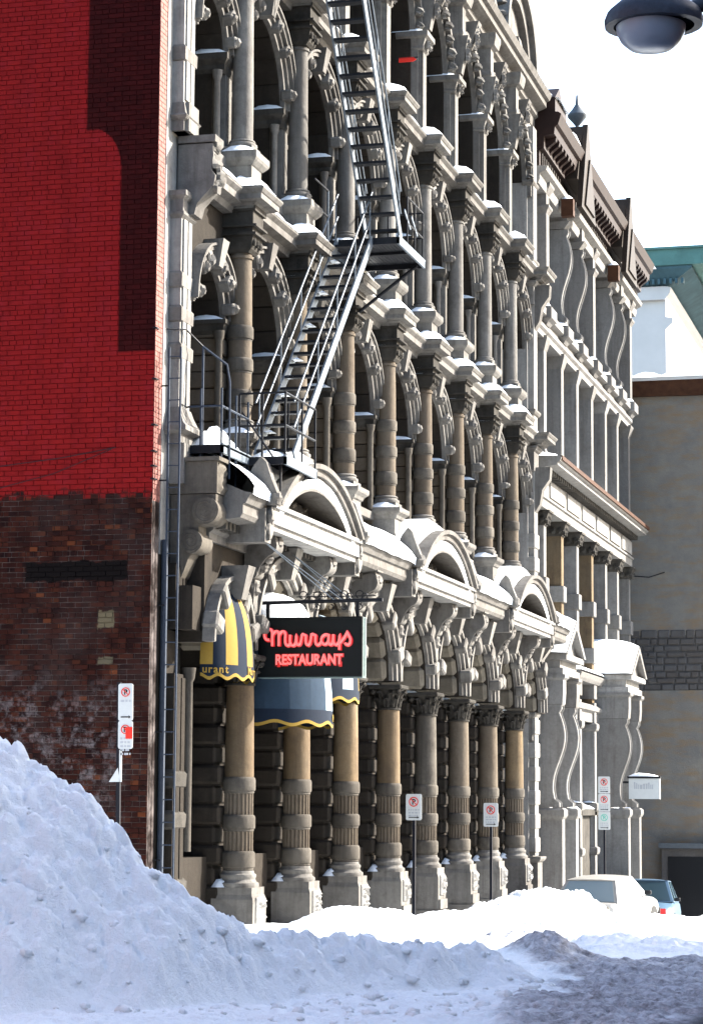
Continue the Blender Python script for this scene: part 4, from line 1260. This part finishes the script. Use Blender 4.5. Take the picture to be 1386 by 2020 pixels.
for yy in (77.2, 80.5, 84):
    wn = MB().box(-2.80, -2.74, yy-.1, yy+1.5, 19.3, 22.6).build('window', M['white_stone'], WB, smooth=0)
    MB().box(-2.78, -2.735, yy, yy+1.4, 19.4, 22.4).build('pane', M['glass'], wn, smooth=0)
MB().prism([(-2.77, 22.9), (-2.45, 23.2), (-2.45, 23.4), (-2.77, 23.45)], 'y', 75, 110).build('string_course', M['white_stone'], WB, smooth=0)

# out of frame: opposite building shades near snow, added block cuts sky fill
def far_block(name, lbl, x0, x1, y0, y1, h, mat, faces):
    t = thing(name, lbl, 'building', ((x0+x1)/2, (y0+y1)/2, 0))
    wl = MB().box(x0, x1, y0, y1, -4, h).build('wall', M[mat], t, smooth=0)
    MB().box(x0-.3, x1+.3, y0-.3, y1+.3, h, h+.6).build('cornice', M['stone2'], t, smooth=0)
    me = MB().box(-.5, .5, -.04, .04, 0, 1.9).mesh('window', M['glass'], 0)
    for f in faces:
        zz = 1.0
        while zz < h-2.5:
            if f == 'x0':
                yy = y0+1.5
                while yy < y1-1: inst('window', me, t, (x0, yy, zz), (0, 0, PI/2)); yy += 2.4
            else:
                xx = x0+1.5
                while xx < x1-1: inst('window', me, t, (xx, y1, zz)); xx += 2.4
            zz += 3.6
    return t
far_block('brick_building', 'long brown brick building on the opposite side of the street', 13.6, 30, -46, 1.3, 10.6, 'brick_far', ('x0', 'y1'))

far_block('added_sky_blocker', 'unseen brown brick building added across the side street to block sky light', -30, -2.0, -46, -17.0, 16.0, 'brick_far', ('y1',))  # unseen, added to block sky and bounce from the left

# ================================================================== fire escape
FE = thing('fire_escape', 'iron fire escape with two pale stair flights zigzagging up the stone front', 'fire escape', (.8, 2.6, 6.5))
def platform(x0, x1, y0, y1, z):
    m = MB()
    x = x0
    while x < x1-.02:
        m.box(x, x+.055, y0, y1, z, z+.03); x += .065
    m.box(x0-.02, x1+.02, y0-.02, y0+.02, z-.09, z+.02).box(x0-.02, x1+.02, y1-.02, y1+.02, z-.09, z+.02).box(x0, x1, (y0+y1)/2-.02, (y0+y1)/2+.02, z-.05, z-.002)
    p = m.build('platform', M['iron'], FE, smooth=0)
    MB().box(x1-.02, x1+.02, y0-.02, y1+.02, z-.092, z+.05).build('edge_beam', M['steel'], p, smooth=0)
    MB().box(x0-.02, x0+.02, y0-.02, y1+.02, z-.092, z+.03).build('edge_beam', M['steel'], p, smooth=0)
    return p
p0 = platform(.0, .62, .82, 2.08, 6.53)
p1 = platform(.46, 1.17, 2.02, 3.62, 6.52)
p2 = platform(.36, 1.58, 7.0, 8.86, 10.85)
def flight(xa, xb, ya, za, yb, zb, n, side):
    fl = None
    for x in (xa, xb):
        o = MB().bar((x, ya, za), (x, yb, zb), .03, .16).build('stringer', M['steel'], FE, smooth=0)
        fl = fl or o
    me = MB().box(xa+.02, xb-.02, -.11, .11, -.012, .012).box(xa+.02, xb-.02, -.12, -.10, -.03, .0).mesh('tread', M['iron'], 0)
    for i in range(n):
        t = (i+.5)/n
        inst('tread', me, FE, (0, ya+(yb-ya)*t, za+(zb-za)*t))
    d = Vector((0, yb-ya, zb-za)).normalized()
    for x in (xa, xb):
        for hgt in (.42, .80):
            MB().tube([(x, ya, za+hgt), (x, yb, zb+hgt)], .016, 6).build('handrail', M['steel'], FE)
        for t in (.04, .28, .52, .76, .97):
            y, z = ya+(yb-ya)*t, za+(zb-za)*t
            MB().tube([(x, y, z+.05), (x, y-.0, z+.80)], .012, 6).build('baluster', M['steel'], FE)
flight(.56, 1.14, 2.55, 6.62, 6.98, 10.84, 19, 1)
flight(.98, 1.56, 7.25, 10.9, 4.15, 14.95, 17, -1)
def rails(pts, z, hs, mat='iron', parent=FE, name='guard_rail'):
    for h in hs:
        MB().tube([(a, b, z+h) for a, b in pts], .016, 6).build(name, M[mat], parent)
def posts(pts, z, h, mat='iron'):
    for a, b in pts: MB().tube([(a, b, z), (a, b, z+h)], .016, 6).build('guard_post', M[mat], FE)
rails([(.48, 2.04), (1.16, 2.04), (1.16, 3.6)], 6.55, (.45, .92)); posts([(.48, 2.04), (1.16, 2.04), (.95, 2.9), (1.16, 2.9), (1.16, 3.6), (.82, 2.04)], 6.53, .93)
MB().tube([(.52, 2.04, 7.2), (.98, 2.04, 6.55)], .014, 6).build('brace', M['iron'], FE)
rails([(.02, .84), (.60, .84), (.60, 1.5), (.60, 2.06)], 6.55, (.55,), 'dark_steel')
posts([(.30, .84), (.60, .84), (.60, 1.5), (.60, 2.06)], 5.95, 1.4, 'dark_steel')
MB().tube([(.30, .9, 7.95), (.62, 1.0, 7.7), (.66, 1.02, 7.45), (.66, 1.02, 6.1)], .018, 6).build('guard_rail', M['dark_steel'], FE)
MB().tube([(.30, .9, 7.95), (.30, .9, 6.2)], .018, 6).build('guard_post', M['dark_steel'], FE)
MB().tube([(-.06, .4, 8.12), (.15, .6, 8.14), (.30, .9, 7.95)], .012, 6).build('tie_rod', M['iron'], FE)
MB().tube([(.02, .84, 6.0), (.60, .84, 6.0), (.62, 1.9, 6.0)], .014, 6).build('lower_rail', M['iron'], FE)
rails([(1.56, 7.7), (1.56, 8.84), (.40, 8.84)], 10.88, (.40, .84)); posts([(1.56, 7.7), (1.56, 8.25), (1.56, 8.84), (.95, 8.84), (.40, 8.84)], 10.86, .86)
for y in (7.8, 8.3):
    MB().bar((1.56, y-.3, 11.45), (1.56, y+.12, 11.22), .02, .05).build('brace', M['steel'], FE, smooth=0)
rails([(.38, 7.02), (.38, 6.2)], 10.88, (.40, .84), 'iron'); posts([(.38, 7.02)], 10.86, .86, 'steel')
MB().tube([(1.5, 8.7, 10.78), (.25, 8.7, 9.85)], .03, 8).build('strut', M['iron'], FE)
MB().tube([(1.1, 3.4, 6.45), (.5, 3.4, 6.05)], .03, 8).build('strut', M['iron'], FE)
MB().tube([(1.05, 2.2, 6.5), (1.05, 2.2, 6.05)], .02, 8).build('strut', M['iron'], FE)
snow_on = [(.05, .60, .9, 2.0, 6.56, .26), (.48, 1.15, 2.3, 3.6, 6.55, .22), (.1, .45, 1.2, 2.2, 6.62, .3)]
for s_ in snow_on: snowpatch(*s_, 6, 7)
for t in np.linspace(.1, .97, 12): snowpatch(.58, .72, 2.55+4.43*t-.1, 2.55+4.43*t+.1, 6.62+4.22*t+.012, .04, 2, 3)

LD = thing('ladder', 'narrow iron ladder fixed to the corner beside the brick wall', 'ladder', (.05, .25, .3))
for x in (.035, .20):
    MB().box(x-.012, x+.012, .24, .262, -.2, 7.83).build('rail', M['dark_steel'], LD, smooth=0)
me = MB().tube([(.035, 0, 0), (.20, 0, 0)], .009, 6).mesh('rung', M['dark_steel'])
z = .2
while z < 7.8: inst('rung', me, LD, (0, .255, z)); z += .30
for zz in (.9, 2.6, 4.3, 6.0, 7.3): MB().tube([(-.08, .255, zz), (.035, .255, zz)], .012, 6).build('bracket', M['iron'], LD)

# drain pipe at the corner
DP = tag(MB().tube([(-.02, .35, -.3), (-.02, .35, 5.2)], .045, 10).build('drainpipe', M['dark_steel'], None, (-.02, .35, -.3)), 'dark vertical drainpipe in the corner between brick wall and ladder', 'pipe')

RP = thing('red_pennant', 'small red cloth strip on a rod high on the stone front', 'flag', (.02, 13.1, 15.85))
MB().tube([(-.05, 13.35, 15.98), (.40, 13.35, 15.98)], .012, 6).build('rod', M['iron'], RP)
MB().prism([(.02, 15.90), (.30, 15.90), (.37, 15.94), (.30, 15.99), (.02, 15.99)], 'y', 13.34, 13.36).build('cloth', M['red_paint'], RP, smooth=0)

# ================================================================== restaurant sign
RS = thing('hanging_sign', 'black hanging sign reading Murrays Restaurant in red neon letters', 'sign', (1.15, 3.65, 3.5))
SY0, SY1 = 3.50, 3.70
sb = MB().box(.37, 1.91, SY0, SY1, 3.50, 4.34).build('box', M['sign_face'], RS, smooth=0)
MB().box(.355, 1.925, SY0-.012, SY0+.02, 3.485, 3.515).box(.355, 1.925, SY0-.012, SY0+.02, 4.325, 4.355).box(.355, .385, SY0-.0118, SY0+.02, 3.515, 4.325).box(1.895, 1.925, SY0-.0118, SY0+.02, 3.515, 4.325).build('frame', M['sign_face'], sb, smooth=0)
MB().box(1.911, 1.93, SY0+.02, SY1+.012, 3.49, 4.35).box(1.93, 1.94, SY0+.10, SY0+.13, 3.5, 4.34).build('edge_panel', M['sign_edge'], sb, smooth=0)
MB().box(.36, 1.93, SY0-.005, SY1+.01, 3.47, 3.486).build('bottom_edge', M['sign_edge'], sb, smooth=0)
arm = MB().tube([(.05, 3.6, 4.575), (2.2, 3.6, 4.60)], .028, 10).build('arm', M['iron'], RS)
for x in (.47, 1.83): MB().box(x-.025, x+.025, 3.58, 3.62, 4.34, 4.58).build('hanger', M['iron'], RS, smooth=0)
scr = MB()
def curl(cx, cz, r, a0, a1, n=14, y=3.6, th=.008):
    scr.tube([(cx+r*math.cos(a0+(a1-a0)*i/n)*(1-.3*i/n), y, cz+r*math.sin(a0+(a1-a0)*i/n)*(1-.3*i/n)) for i in range(n+1)], th, 5)
for x in (1.0, 1.22, 1.42, 1.62, 1.85):
    curl(x, 4.68, .07, -1.5, 4.4); curl(x+.08, 4.66, .05, 4.6, -.8); curl(x, 4.50, .045, 1.5, -4.2)
scr.tube([(.9, 3.6, 4.66), (2.1, 3.6, 4.66)], .008, 5).tube([(1.15, 3.6, 4.72), (1.6, 3.6, 4.72)], .007, 5)
scr.build('scrollwork', M['iron'], RS)
for dx in (0, .12):
    MB().tube([(1.75-dx, 3.6, 4.6), (.40, 4.6+dx, 5.5)], .008, 5).build('guy_wire', M['steel'], RS)
    MB().tube([(1.6-dx, 3.6, 4.6), (.42, 2.3+dx, 5.62)], .008, 5).build('guy_wire', M['steel'], RS)
# script lettering drawn as tubes: strokes in a 0..9 wide box
def bez(p, n=9):
    out = []
    for k in range(0, len(p)-1, 3):
        a, b, c, d = p[k:k+4]
        for i in range(n+(1 if k+4 >= len(p) else 0)):
            t = i/n
            out.append(tuple((1-t)**3*a[q]+3*(1-t)**2*t*b[q]+3*(1-t)*t*t*c[q]+t**3*d[q] for q in (0, 1)))
    return out
ST = []
ST.append(bez([(.62, .62), (.25, .45), (-.05, .9), (.15, 1.35), (.3, 1.75), (.95, 1.75), (.92, 1.1), (.9, .7), (.92, .4), (.92, 0)]))            # M entry loop and first stem
ST.append(bez([(.92, .9), (1.0, 1.5), (1.6, 1.6), (1.6, 1.0), (1.6, .6), (1.6, .3), (1.6, 0)]))
ST.append(bez([(1.6, .9), (1.7, 1.5), (2.3, 1.55), (2.28, 1.0), (2.26, .6), (2.2, .1), (2.5, .05), (2.65, .04), (2.75, .2), (2.85, .35)]))
ST.append(bez([(2.78, 1.05), (2.78, .6), (2.65, .05), (3.05, .05), (3.4, .05), (3.4, .6), (3.42, 1.05), (3.42, .6), (3.35, .08), (3.65, .1), (3.9, .15), (3.95, .6), (4.0, 1.05)]))   # u
ST.append(bez([(4.0, 1.15), (4.1, 1.0), (4.45, 1.05), (4.42, .85), (4.38, .4), (4.4, .05), (4.65, .08), (4.9, .15), (4.95, .7), (5.0, 1.15)]))    # r
ST.append(bez([(5.0, 1.15), (5.1, 1.0), (5.45, 1.05), (5.42, .85), (5.38, .4), (5.4, .05), (5.65, .08), (5.85, .12), (5.95, .3), (6.05, .45)]))    # r
ST.append(bez([(6.75, .95), (6.4, 1.2), (6.0, .9), (6.02, .5), (6.05, .0), (6.6, .0), (6.75, .5), (6.78, .7), (6.78, .9), (6.78, 1.08), (6.75, .6), (6.7, .05), (6.98, .08), (7.15, .1), (7.22, .4), (7.25, 1.05)]))   # a
ST.append(bez([(7.25, 1.05), (7.25, .6), (7.2, .08), (7.5, .08), (7.85, .1), (7.9, .6), (7.9, 1.05), (7.9, .6), (7.88, .1), (7.88, -.42)]))        # y
ST.append(bez([(7.7, .1), (8.1, .35), (8.55, .9), (8.68, 1.3), (8.7, .9), (9.1, .75), (9.0, .35), (8.9, -.02), (8.5, .0), (8.45, .25)]))          # s
back = MB(); fr = MB()
def sgn(p): return (.445+p[0]*.1455, 3.935+p[1]*.155)
for st in ST:
    P = [sgn(p) for p in st]
    fr.tube([(a, SY0-.032, b) for a, b in P], .021, 6)
    back.tube([(a+.006, SY0-.012, b-.006) for a, b in P], .031, 6)
back.build('script_backing', M['neon_red'], RS)
fr.build('script_neon', M['neon'], RS)
tm = text_mesh('RESTAURANT', .205, .006, .006)
tm.materials.clear(); tm.materials.append(M['neon'])
o = link_obj('lettering', tm, RS, (1.13, SY0-.025, 3.668), FACE_Y, (.80, 1.0, 1.0))
tm = text_mesh('RESTAURANT', .205, .004, .019)
tm.materials.clear(); tm.materials.append(M['neon_red'])
o = link_obj('lettering_backing', tm, RS, (1.135, SY0-.014, 3.662), FACE_Y, (.80, 1.0, 1.0))
MB().box(.655, .70, SY0-.03, SY0-.008, 3.63, 3.70).box(1.585, 1.63, SY0-.03, SY0-.008, 3.63, 3.70).build('letter_serifs', M['neon_red'], RS, smooth=0)

RS.location += Vector((.07, -.26, 0))

# ================================================================== awnings
def awning(lbl, yc, hw, proj_, zb, zt, val, cols, x0=.08, text=None, tcol='yellow', snow=0):
    t = thing('awning', lbl, 'awning', (x0, yc, zb), 'domed awnings over the restaurant windows')
    ng = len(cols); sub = 4; nv = 10
    def pt(a, v):
        # a: plan angle from -90 (towards -Y) to 90, v: 0 at the hem .. 1 at the crown
        k = math.cos(v*PI/2)**.75
        return (x0+proj_*k*math.cos(a), yc+hw*k*math.sin(a)*(1 if v < .999 else 0), zb+val+(zt-zb-val)*math.sin(v*PI/2))
    for g, cn in enumerate(cols):
        V = []; F = []
        for i in range(sub+1):
            a = -PI/2+PI*(g+i/sub)/ng
            for j in range(nv+1): V.append(pt(a, j/nv))
        for i in range(sub):
            for j in range(nv):
                q = i*(nv+1)+j
                F.append((q, q+nv+1, q+nv+2, q+1))
        MB().add(V, F).build('gore', M[cn], t, smooth=60)
    if snow:
        V = []; F = []; na, nq = 18, 7
        for i in range(na+1):
            a = -PI/2+PI*i/na
            for j in range(nq+1):
                v = snow+(1-snow)*j/nq
                x, y, z_ = pt(a, v)
                e = min(1.0, j/2.0)
                V.append((x+.03*e, y, z_+.045*e+(.012*rs.random() if 0 < j < nq else 0)-.004))
        for i in range(na):
            for j in range(nq):
                q = i*(nq+1)+j
                F.append((q, q+nq+1, q+nq+2, q+1))
        LS.add(V, F)
    V = []; F = []; n = 60
    W = []; G = []
    for i in range(n+1):
        a = -PI/2+PI*i/n
        x, y, _ = pt(a, 0)
        sc = .028*math.cos(i/n*PI*2*6.5)
        V += [(x, y, zb+val), (x+.004, y, zb+.055+sc), ]
        W += [(x+.006, y, zb+.06+sc), (x+.006, y, zb+.012+sc)]
    for i in range(n): F.append((2*i, 2*i+1, 2*i+3, 2*i+2)); G.append((2*i, 2*i+1, 2*i+3, 2*i+2))
    MB().add(V, F).build('valance', M['navy'], t, smooth=60)
    MB().add(W, G).build('scalloped_hem', M['yellow'], t, smooth=60)
    if text:
        for ch, deg in text:
            a = R_(deg)
            x, y, _ = pt(a, 0)
            tx, ty = -proj_*math.sin(a), hw*math.cos(a)
            rz = math.atan2(ty, tx)
            lm = text_mesh(ch, .15, .002, .003)
            lm.materials.clear(); lm.materials.append(M[tcol])
            nx, ny = ty, -tx; l = math.hypot(nx, ny)
            link_obj('lettering', lm, t, (x+nx/l*.012, y+ny/l*.012, zb+.085), (R_(90), 0, rz))
    return t
Y_, N_, P_ = 'yellow', 'navy', 'pale_canvas'
awning('yellow and navy striped domed awning beside the ladder', 1.93, .74, .50, 3.36, 4.70, .2, [Y_, N_, Y_, N_, Y_, N_, Y_, N_, Y_], snow=.74, x0=.22,
       text=[(c, -82+8.2*i) for i, c in enumerate('urant')]+[(c, -6+7.2*i) for i, c in enumerate('Murrays')])
awning('large navy domed awning hanging behind and below the Murrays sign', 4.42, 1.02, 1.12, 2.80, 4.78, .24, ['faded_blue', 'faded_blue', 'faded_blue', 'faded_blue', P_, P_, 'faded_blue', P_, N_], snow=.56,  # pale front gores put the sunlit side into the cloth colour
       text=[(c, 8+5*i) for i, c in enumerate('Murrays')])
awning('smaller striped awning half hidden to the right of the Murrays sign', 7.25, .95, .78, 3.28, 4.72, .2, [N_, Y_, N_, P_, N_, Y_, P_, Y_, N_])

# ================================================================== street signs
def disc_ring(mb, cx, cz, r0, r1, y0, y1, n=28):
    for i in range(n):
        a, b = 2*PI*i/n, 2*PI*(i+1)/n
        P = [(cx+r*math.cos(t), cz+r*math.sin(t)) for r, t in ((r0, a), (r1, a), (r1, b), (r0, b))]
        mb.add([(x, y0, z) for x, z in P]+[(x, y1, z) for x, z in P], [(0, 1, 2, 3), (7, 6, 5, 4), (1, 5, 6, 2), (0, 3, 7, 4)])
def no_parking(parent, w_, h_, z1, ring='red_paint', lines=3, arrow=True, ox=0.0, letter='P'):
    # panel in the local plane y=0 facing -Y, top edge at z1
    pl = Vector(WLOC[parent])
    n = 5; rr = .03; P = []
    for cx, cz, a0 in ((w_/2-rr, z1-rr, 0), (-w_/2+rr, z1-rr, PI/2), (-w_/2+rr, z1-h_+rr, PI), (w_/2-rr, z1-h_+rr, 1.5*PI)):
        for i in range(n): P.append((ox+cx+rr*math.cos(a0+PI/2*i/(n-1)), cz+rr*math.sin(a0+PI/2*i/(n-1))))
    def put(mb, name, mat, par):
        me = mb.mesh(name, M[mat], 0)
        o = link_obj(name, me, par, pl); return o
    pn = put(MB().prism(P, 'y', -.004, .004), 'panel', 'white_paint', parent)
    r = w_*.30; cz = z1-.05-r
    mb = MB(); disc_ring(mb, ox, cz, r*.80, r, -.010, -.005)
    mb.bar((ox-r*.62, -.0075, cz+r*.62), (ox+r*.62, -.0075, cz-r*.62), .004, r*.16, (0, 1, 0)) if False else None
    mb.bar((ox-r*.58, -.0085, cz+r*.58), (ox+r*.58, -.0085, cz-r*.58), r*.18, .003, (0, 1, 0))
    put(mb, 'ring', ring, pn)
    lm = text_mesh(letter, r*1.5, .001, .004); lm.materials.clear(); lm.materials.append(M['black_paint' if ring == 'red_paint' else 'green_paint'])
    link_obj('lettering', lm, pn, pl+Vector((ox, -.007, cz-r*.5)), FACE_Y)
    mb = MB(); zz = cz-r-.04
    rn = random.Random(int(z1*1000)+lines)
    for i in range(lines):
        xx = ox-w_*.34
        while xx < ox+w_*.32:
            l = rn.uniform(.02, .06); mb.box(xx, min(xx+l, ox+w_*.36), -.006, -.0045, zz-.028, zz); xx += l+.015
        zz -= .05
    put(mb, 'printed_lines', 'grey_print', pn)
    if arrow:
        za = z1-h_+.05
        put(MB().box(ox-w_*.32, ox+w_*.25, -.007, -.0045, za-.008, za+.008).prism([(ox+w_*.22, za-.022), (ox+w_*.36, za), (ox+w_*.22, za+.022)], 'y', -.007, -.0045), 'arrow', 'black_paint', pn)
    return pn
def sign_post(lbl, x, y, z0, ztop, rz=0.0):
    t = thing('parking_sign', lbl, 'street sign', (x, y, z0), 'parking signs along the pavement')
    me = MB().box(-.025, .025, .006, .05, 0, ztop-z0).mesh('post', M['post'], 0)
    link_obj('post', me, t, (x, y, z0))
    return t
t = sign_post('small white no-parking sign with arrow, in front of the fifth ground floor column', .98, 10.75, -.9, 1.85)
no_parking(t, .285, .455, 2.74)
for c_ in t.children: c_.location.z += 0
t2 = sign_post('small white no-parking sign with arrow before the farther dark columns', .98, 17.45, -1.3, 1.70)
no_parking(t2, .30, .475, 3.0)
t3 = sign_post('stack of three white parking panels on one pole beside neighbouring doorway', .98, 32.2, -2.2, 2.42)
no_parking(t3, .31, .44, 4.62); no_parking(t3, .31, .46, 4.17); no_parking(t3, .31, .46, 3.70, 'green_paint')
t4 = sign_post('tall sign pole with white parking panels and red label, at the brick wall', -.10, -1.05, .3, 3.2)
no_parking(t4, .20, .48, 2.88, lines=1, ox=.10)
pn = no_parking(t4, .20, .36, 2.40, lines=5, arrow=False, ox=.10)
pl = Vector(WLOC[t4])
link_obj('red_label', MB().box(.105, .20, -.012, -.006, 2.17, 2.32).box(.11, .19, -.0135, -.0122, 2.20, 2.21).box(.11, .19, -.0135, -.0122, 2.26, 2.27).mesh('red_label', M['red_paint'], 0), t4, pl)
link_obj('back_strip', MB().box(.02, .055, -.006, .0, 1.62, 2.03).mesh('back_strip', M['white_paint'], 0), t4, pl)
link_obj('bracket_plate', MB().prism([(-.12, 1.62), (.03, 1.62), (.0, 1.80)], 'y', -.006, .0).mesh('bracket_plate', M['white_paint'], 0), t4, pl)
t4.rotation_euler = (0, R_(-.6), 0)
for tt, top in ((t, 0), (t2, 0), (t3, 0)): tt.rotation_euler = (0, 0, R_(-3))
# projecting shop sign
PS = thing('shop_sign', 'white projecting shop sign with snow on top by far doorway', 'sign', (1.2, 38, 1.9))
bx = MB().box(.80, 1.68, 37.9, 38.05, 1.86, 2.44).build('box', M['white_paint'], PS, smooth=0)
MB().box(.76, 1.70, 37.87, 38.08, 2.442, 2.50).build('cap', M['iron'], PS, smooth=0)
MB().box(.6, .8, 37.95, 38.0, 2.3, 2.36).build('bracket', M['iron'], PS, smooth=0)
mb = MB(); rn = random.Random(8); x = .95
while x < 1.5:
    l = rn.uniform(.03, .07); mb.box(x, x+l, 37.895, 37.899, 2.14, 2.14+rn.uniform(.10, .2)); x += l+.02
mb.build('printed_lines', M['grey_print'], bx, smooth=0)
snowpatch(.78, 1.66, 37.87, 38.08, 2.50, .09, 6, 4)

# ================================================================== street lamp (its bowl hangs into the corner of the picture)
LP = Vector((8.62, -14.6, 6.80))
SL = thing('street_lamp', 'street lamp with blue grey glass bowl, seen from below', 'street lamp', (10.4, -14.2, 0))
bowl = MB().lathe([(0.0, -.165), (.08, -.163), (.15, -.145), (.20, -.10), (.225, -.05), (.235, 0)], 24, LP.x, LP.y, LP.z+.04)
bowl.build('glass_bowl', M['lamp_glass'], SL)
MB().lathe([(.235, 0), (.285, .0), (.29, .04), (.27, .10), (.2, .17), (.09, .22), (0, .23)], 24, LP.x+.02, LP.y, LP.z+.04, rx=1.15).build('housing', M['dark_steel'], SL)
MB().tube([(LP.x+.2, LP.y, LP.z+.13), (LP.x+.9, LP.y+.15, LP.z+.35), (10.4, -14.2, LP.z+.2), (10.4, -14.2, 0)], [.05, .05, .06, .09], 10).build('pole', M['dark_steel'], SL)
MB().lathe([(.2, 0), (.2, .5), (.12, .6), (.09, .62)], 14, 10.4, -14.2, 0).build('base', M['dark_steel'], SL)

# ================================================================== cars
def loft(mb, secs):
    n = len(secs[0]); V = []; F = []
    for s in secs: V += s
    for i in range(len(secs)-1):
        for j in range(n-1):
            a = i*n+j
            F.append((a, a+1, a+n+1, a+n))
    F.append(tuple(range(n))[::-1]); F.append(tuple(range((len(secs)-1)*n, len(secs)*n)))
    return mb.add(V, F)
def body_sec(y, hw, zb, zt, cr):
    R1 = [(hw-.10, zb), (hw-.02, zb+.08), (hw, zb+(zt-zb)*.45), (hw-.01, zb+(zt-zb)*.62), (hw-.04, zt-.05), (hw-.10, zt), (hw*.5, zt+cr)]
    return [(a, y, b) for a, b in R1]+[(0, y, zt+cr*1.15)]+[(-a, y, b) for a, b in R1[::-1]]
def car(name, lbl, loc, head, paint, front_trim, W=1.62, L=4.1, H=1.38, stripe=None, glz='car_glass'):
    t = thing(name, lbl, 'car', loc, 'cars standing in the snowy street')
    h = W/2; l = L/2
    def put(mb, nm, mats, par=None, sm=35):
        me = mb.mesh(nm, mats, sm); return link_obj(nm, me, par or t, loc)
    body = loft(MB(), [body_sec(-l, h-.12, .42, .80, .0), body_sec(-l+.08, h-.04, .32, .86, .01), body_sec(-l+.6, h, .26, .90, .015), body_sec(-.2, h, .24, .90, .0), body_sec(.7, h, .24, .88, .015), body_sec(l-.5, h-.01, .27, .78, .03), body_sec(l-.1, h-.06, .33, .72, .02), body_sec(l, h-.14, .42, .66, .0)])
    bo = put(body, 'body', M[paint])
    # greenhouse: roof carried on pillars, glass set between them
    zb_, zr = .885, H
    g0 = [(h-.08, .85), (h-.08, -l+.62)]; yf0, yr0 = .95, -l+.42; yf1, yr1 = .30, -l+.98
    hb, hr = h-.07, h-.26
    V = [(-hb, yr0, zb_), (hb, yr0, zb_), (hb, yf0, zb_), (-hb, yf0, zb_), (-hr, yr1, zr-.04), (hr, yr1, zr-.04), (hr, yf1, zr-.04), (-hr, yf1, zr-.04)]
    put(MB().add(V, [(0, 1, 5, 4), (1, 2, 6, 5), (2, 3, 7, 6), (3, 0, 4, 7), (4, 5, 6, 7)]), 'cabin', M[paint], None, 0)
    rf = loft(MB(), [[(hr*k, y, zr-.05+.05*(1-abs(k)**3)*e) for k in (-1.02, -.8, -.4, 0, .4, .8, 1.02)] for y, e in ((yr1-.03, .5), (yr1+.2, 1), (yf1-.2, 1), (yf1+.03, .5))])
    put(rf, 'roof', M[paint])
    def quad(nm, P, mat, ins=.0, off=.006):
        P = [Vector(p) for p in P]; c = sum(P, Vector())/4
        nrm = (P[1]-P[0]).cross(P[2]-P[1]).normalized()
        if nrm.dot(c-Vector((0, (yr0+yf0)/2, .9))) < 0: nrm = -nrm
        Q = [c+(p-c)*(1-ins)+nrm*off for p in P]
        S = [c+(p-c)*(1-ins)-nrm*.01 for p in P]
        put(MB().add(Q+S, [(0, 1, 2, 3), (7, 6, 5, 4), (0, 4, 5, 1), (1, 5, 6, 2), (2, 6, 7, 3), (3, 7, 4, 0)]), nm, M[mat], None, 0)
    quad('rear_window', (V[0], V[1], V[5], V[4]), glz, .12)
    quad('windscreen', (V[3], V[2], V[6], V[7]), glz, .10)
    for a, b, c, d in ((1, 2, 6, 5), (0, 3, 7, 4)):
        A, B_, C_, D = (Vector(V[i]) for i in (a, b, c, d))
        for u0, u1 in ((.05, .48), (.53, .93)):
            quad('side_window', (A.lerp(B_, u0+.03), A.lerp(B_, u1), D.lerp(C_, u1), D.lerp(C_, u0)), glz, .10)
    # wheels
    tyre = MB().lathe([(.16, -.09), (.29, -.09), (.305, -.06), (.305, .06), (.29, .09), (.16, .09)], 22)
    rim = MB().lathe([(0, .07), (.10, .085), (.17, .075), (.18, .05)], 18)
    tm_ = tyre.mesh('tyre', M['rubber']); rm_ = rim.mesh('rim', M['slate'])
    for sx in (-1, 1):
        for yy in (-l+.78, l-.78):
            p = Vector(loc)+Vector((sx*(h-.09), yy, .30))
            wq = link_obj('wheel', tm_, t, p, (0, R_(90*sx), 0))
            link_obj('rim', rm_, wq, p)
            put(MB().prism([(yy+.36*math.cos(PI*i/12), .24+.36*math.sin(PI*i/12)) for i in range(13)], 'x', sx*(h-.06), sx*(h+.004)), 'wheel_arch', M['car_dark'], None, 0)
    put(MB().cbox(-h+.06, h-.06, -l-.07, -l+.05, .34, .52, .03), 'rear_bumper', M['car_dark'])
    put(MB().cbox(-h+.06, h-.06, l-.05, l+.07, .34, .52, .03), 'front_bumper', M['car_dark'])
    put(MB().box(-h+.16, h-.16, -l-.012, -l+.02, .70, .84), 'rear_panel', M[front_trim], None, 0)
    for sx in (-1, 1):
        put(MB().cbox(sx*(h-.46) if sx > 0 else -h+.10, h-.10 if sx > 0 else -h+.46, -l-.02, -l+.12, .54, .70, .015), 'tail_lamp', M['tail'])
        put(MB().cbox(sx*(h-.44) if sx > 0 else -h+.16, h-.16 if sx > 0 else -h+.44, l-.05, l+.02, .52, .66, .015), 'headlamp', M['white_paint'])
        put(MB().cbox(sx*(h+.02)-.08, sx*(h+.02)+.08, .62, .70, .90, 1.0, .02), 'mirror', M['car_dark'])
    put(MB().box(-.38, .38, l-.02, l+.015, .54, .66), 'grille', M['car_dark'], None, 0)
    if stripe: put(MB().box(-h+.2, h-.2, l-.03, l+.03, .50, .70), 'nose_stripe', M[stripe], None, 0)
    t.rotation_euler = (R_(2.6), 0, R_(head))
    return t
car('parked_car', 'white hatchback half buried behind the snowbank, seen from its rear', (2.28, 23.9, -1.26), -6.5, 'car_white', 'car_grey')
car('parked_car', 'light blue car facing forward at right edge, behind the white hatchback', (1.62, 35.2, -1.80), 184, 'car_blue', 'car_dark', W=1.75, L=4.4, H=1.5, stripe='grille_red', glz='dark_car_glass')
tag(LS.build('ledge_snow', M['snow'], smooth=60), 'white snow lying on the ledges, cornices and sills of the buildings', None, None, 'stuff')
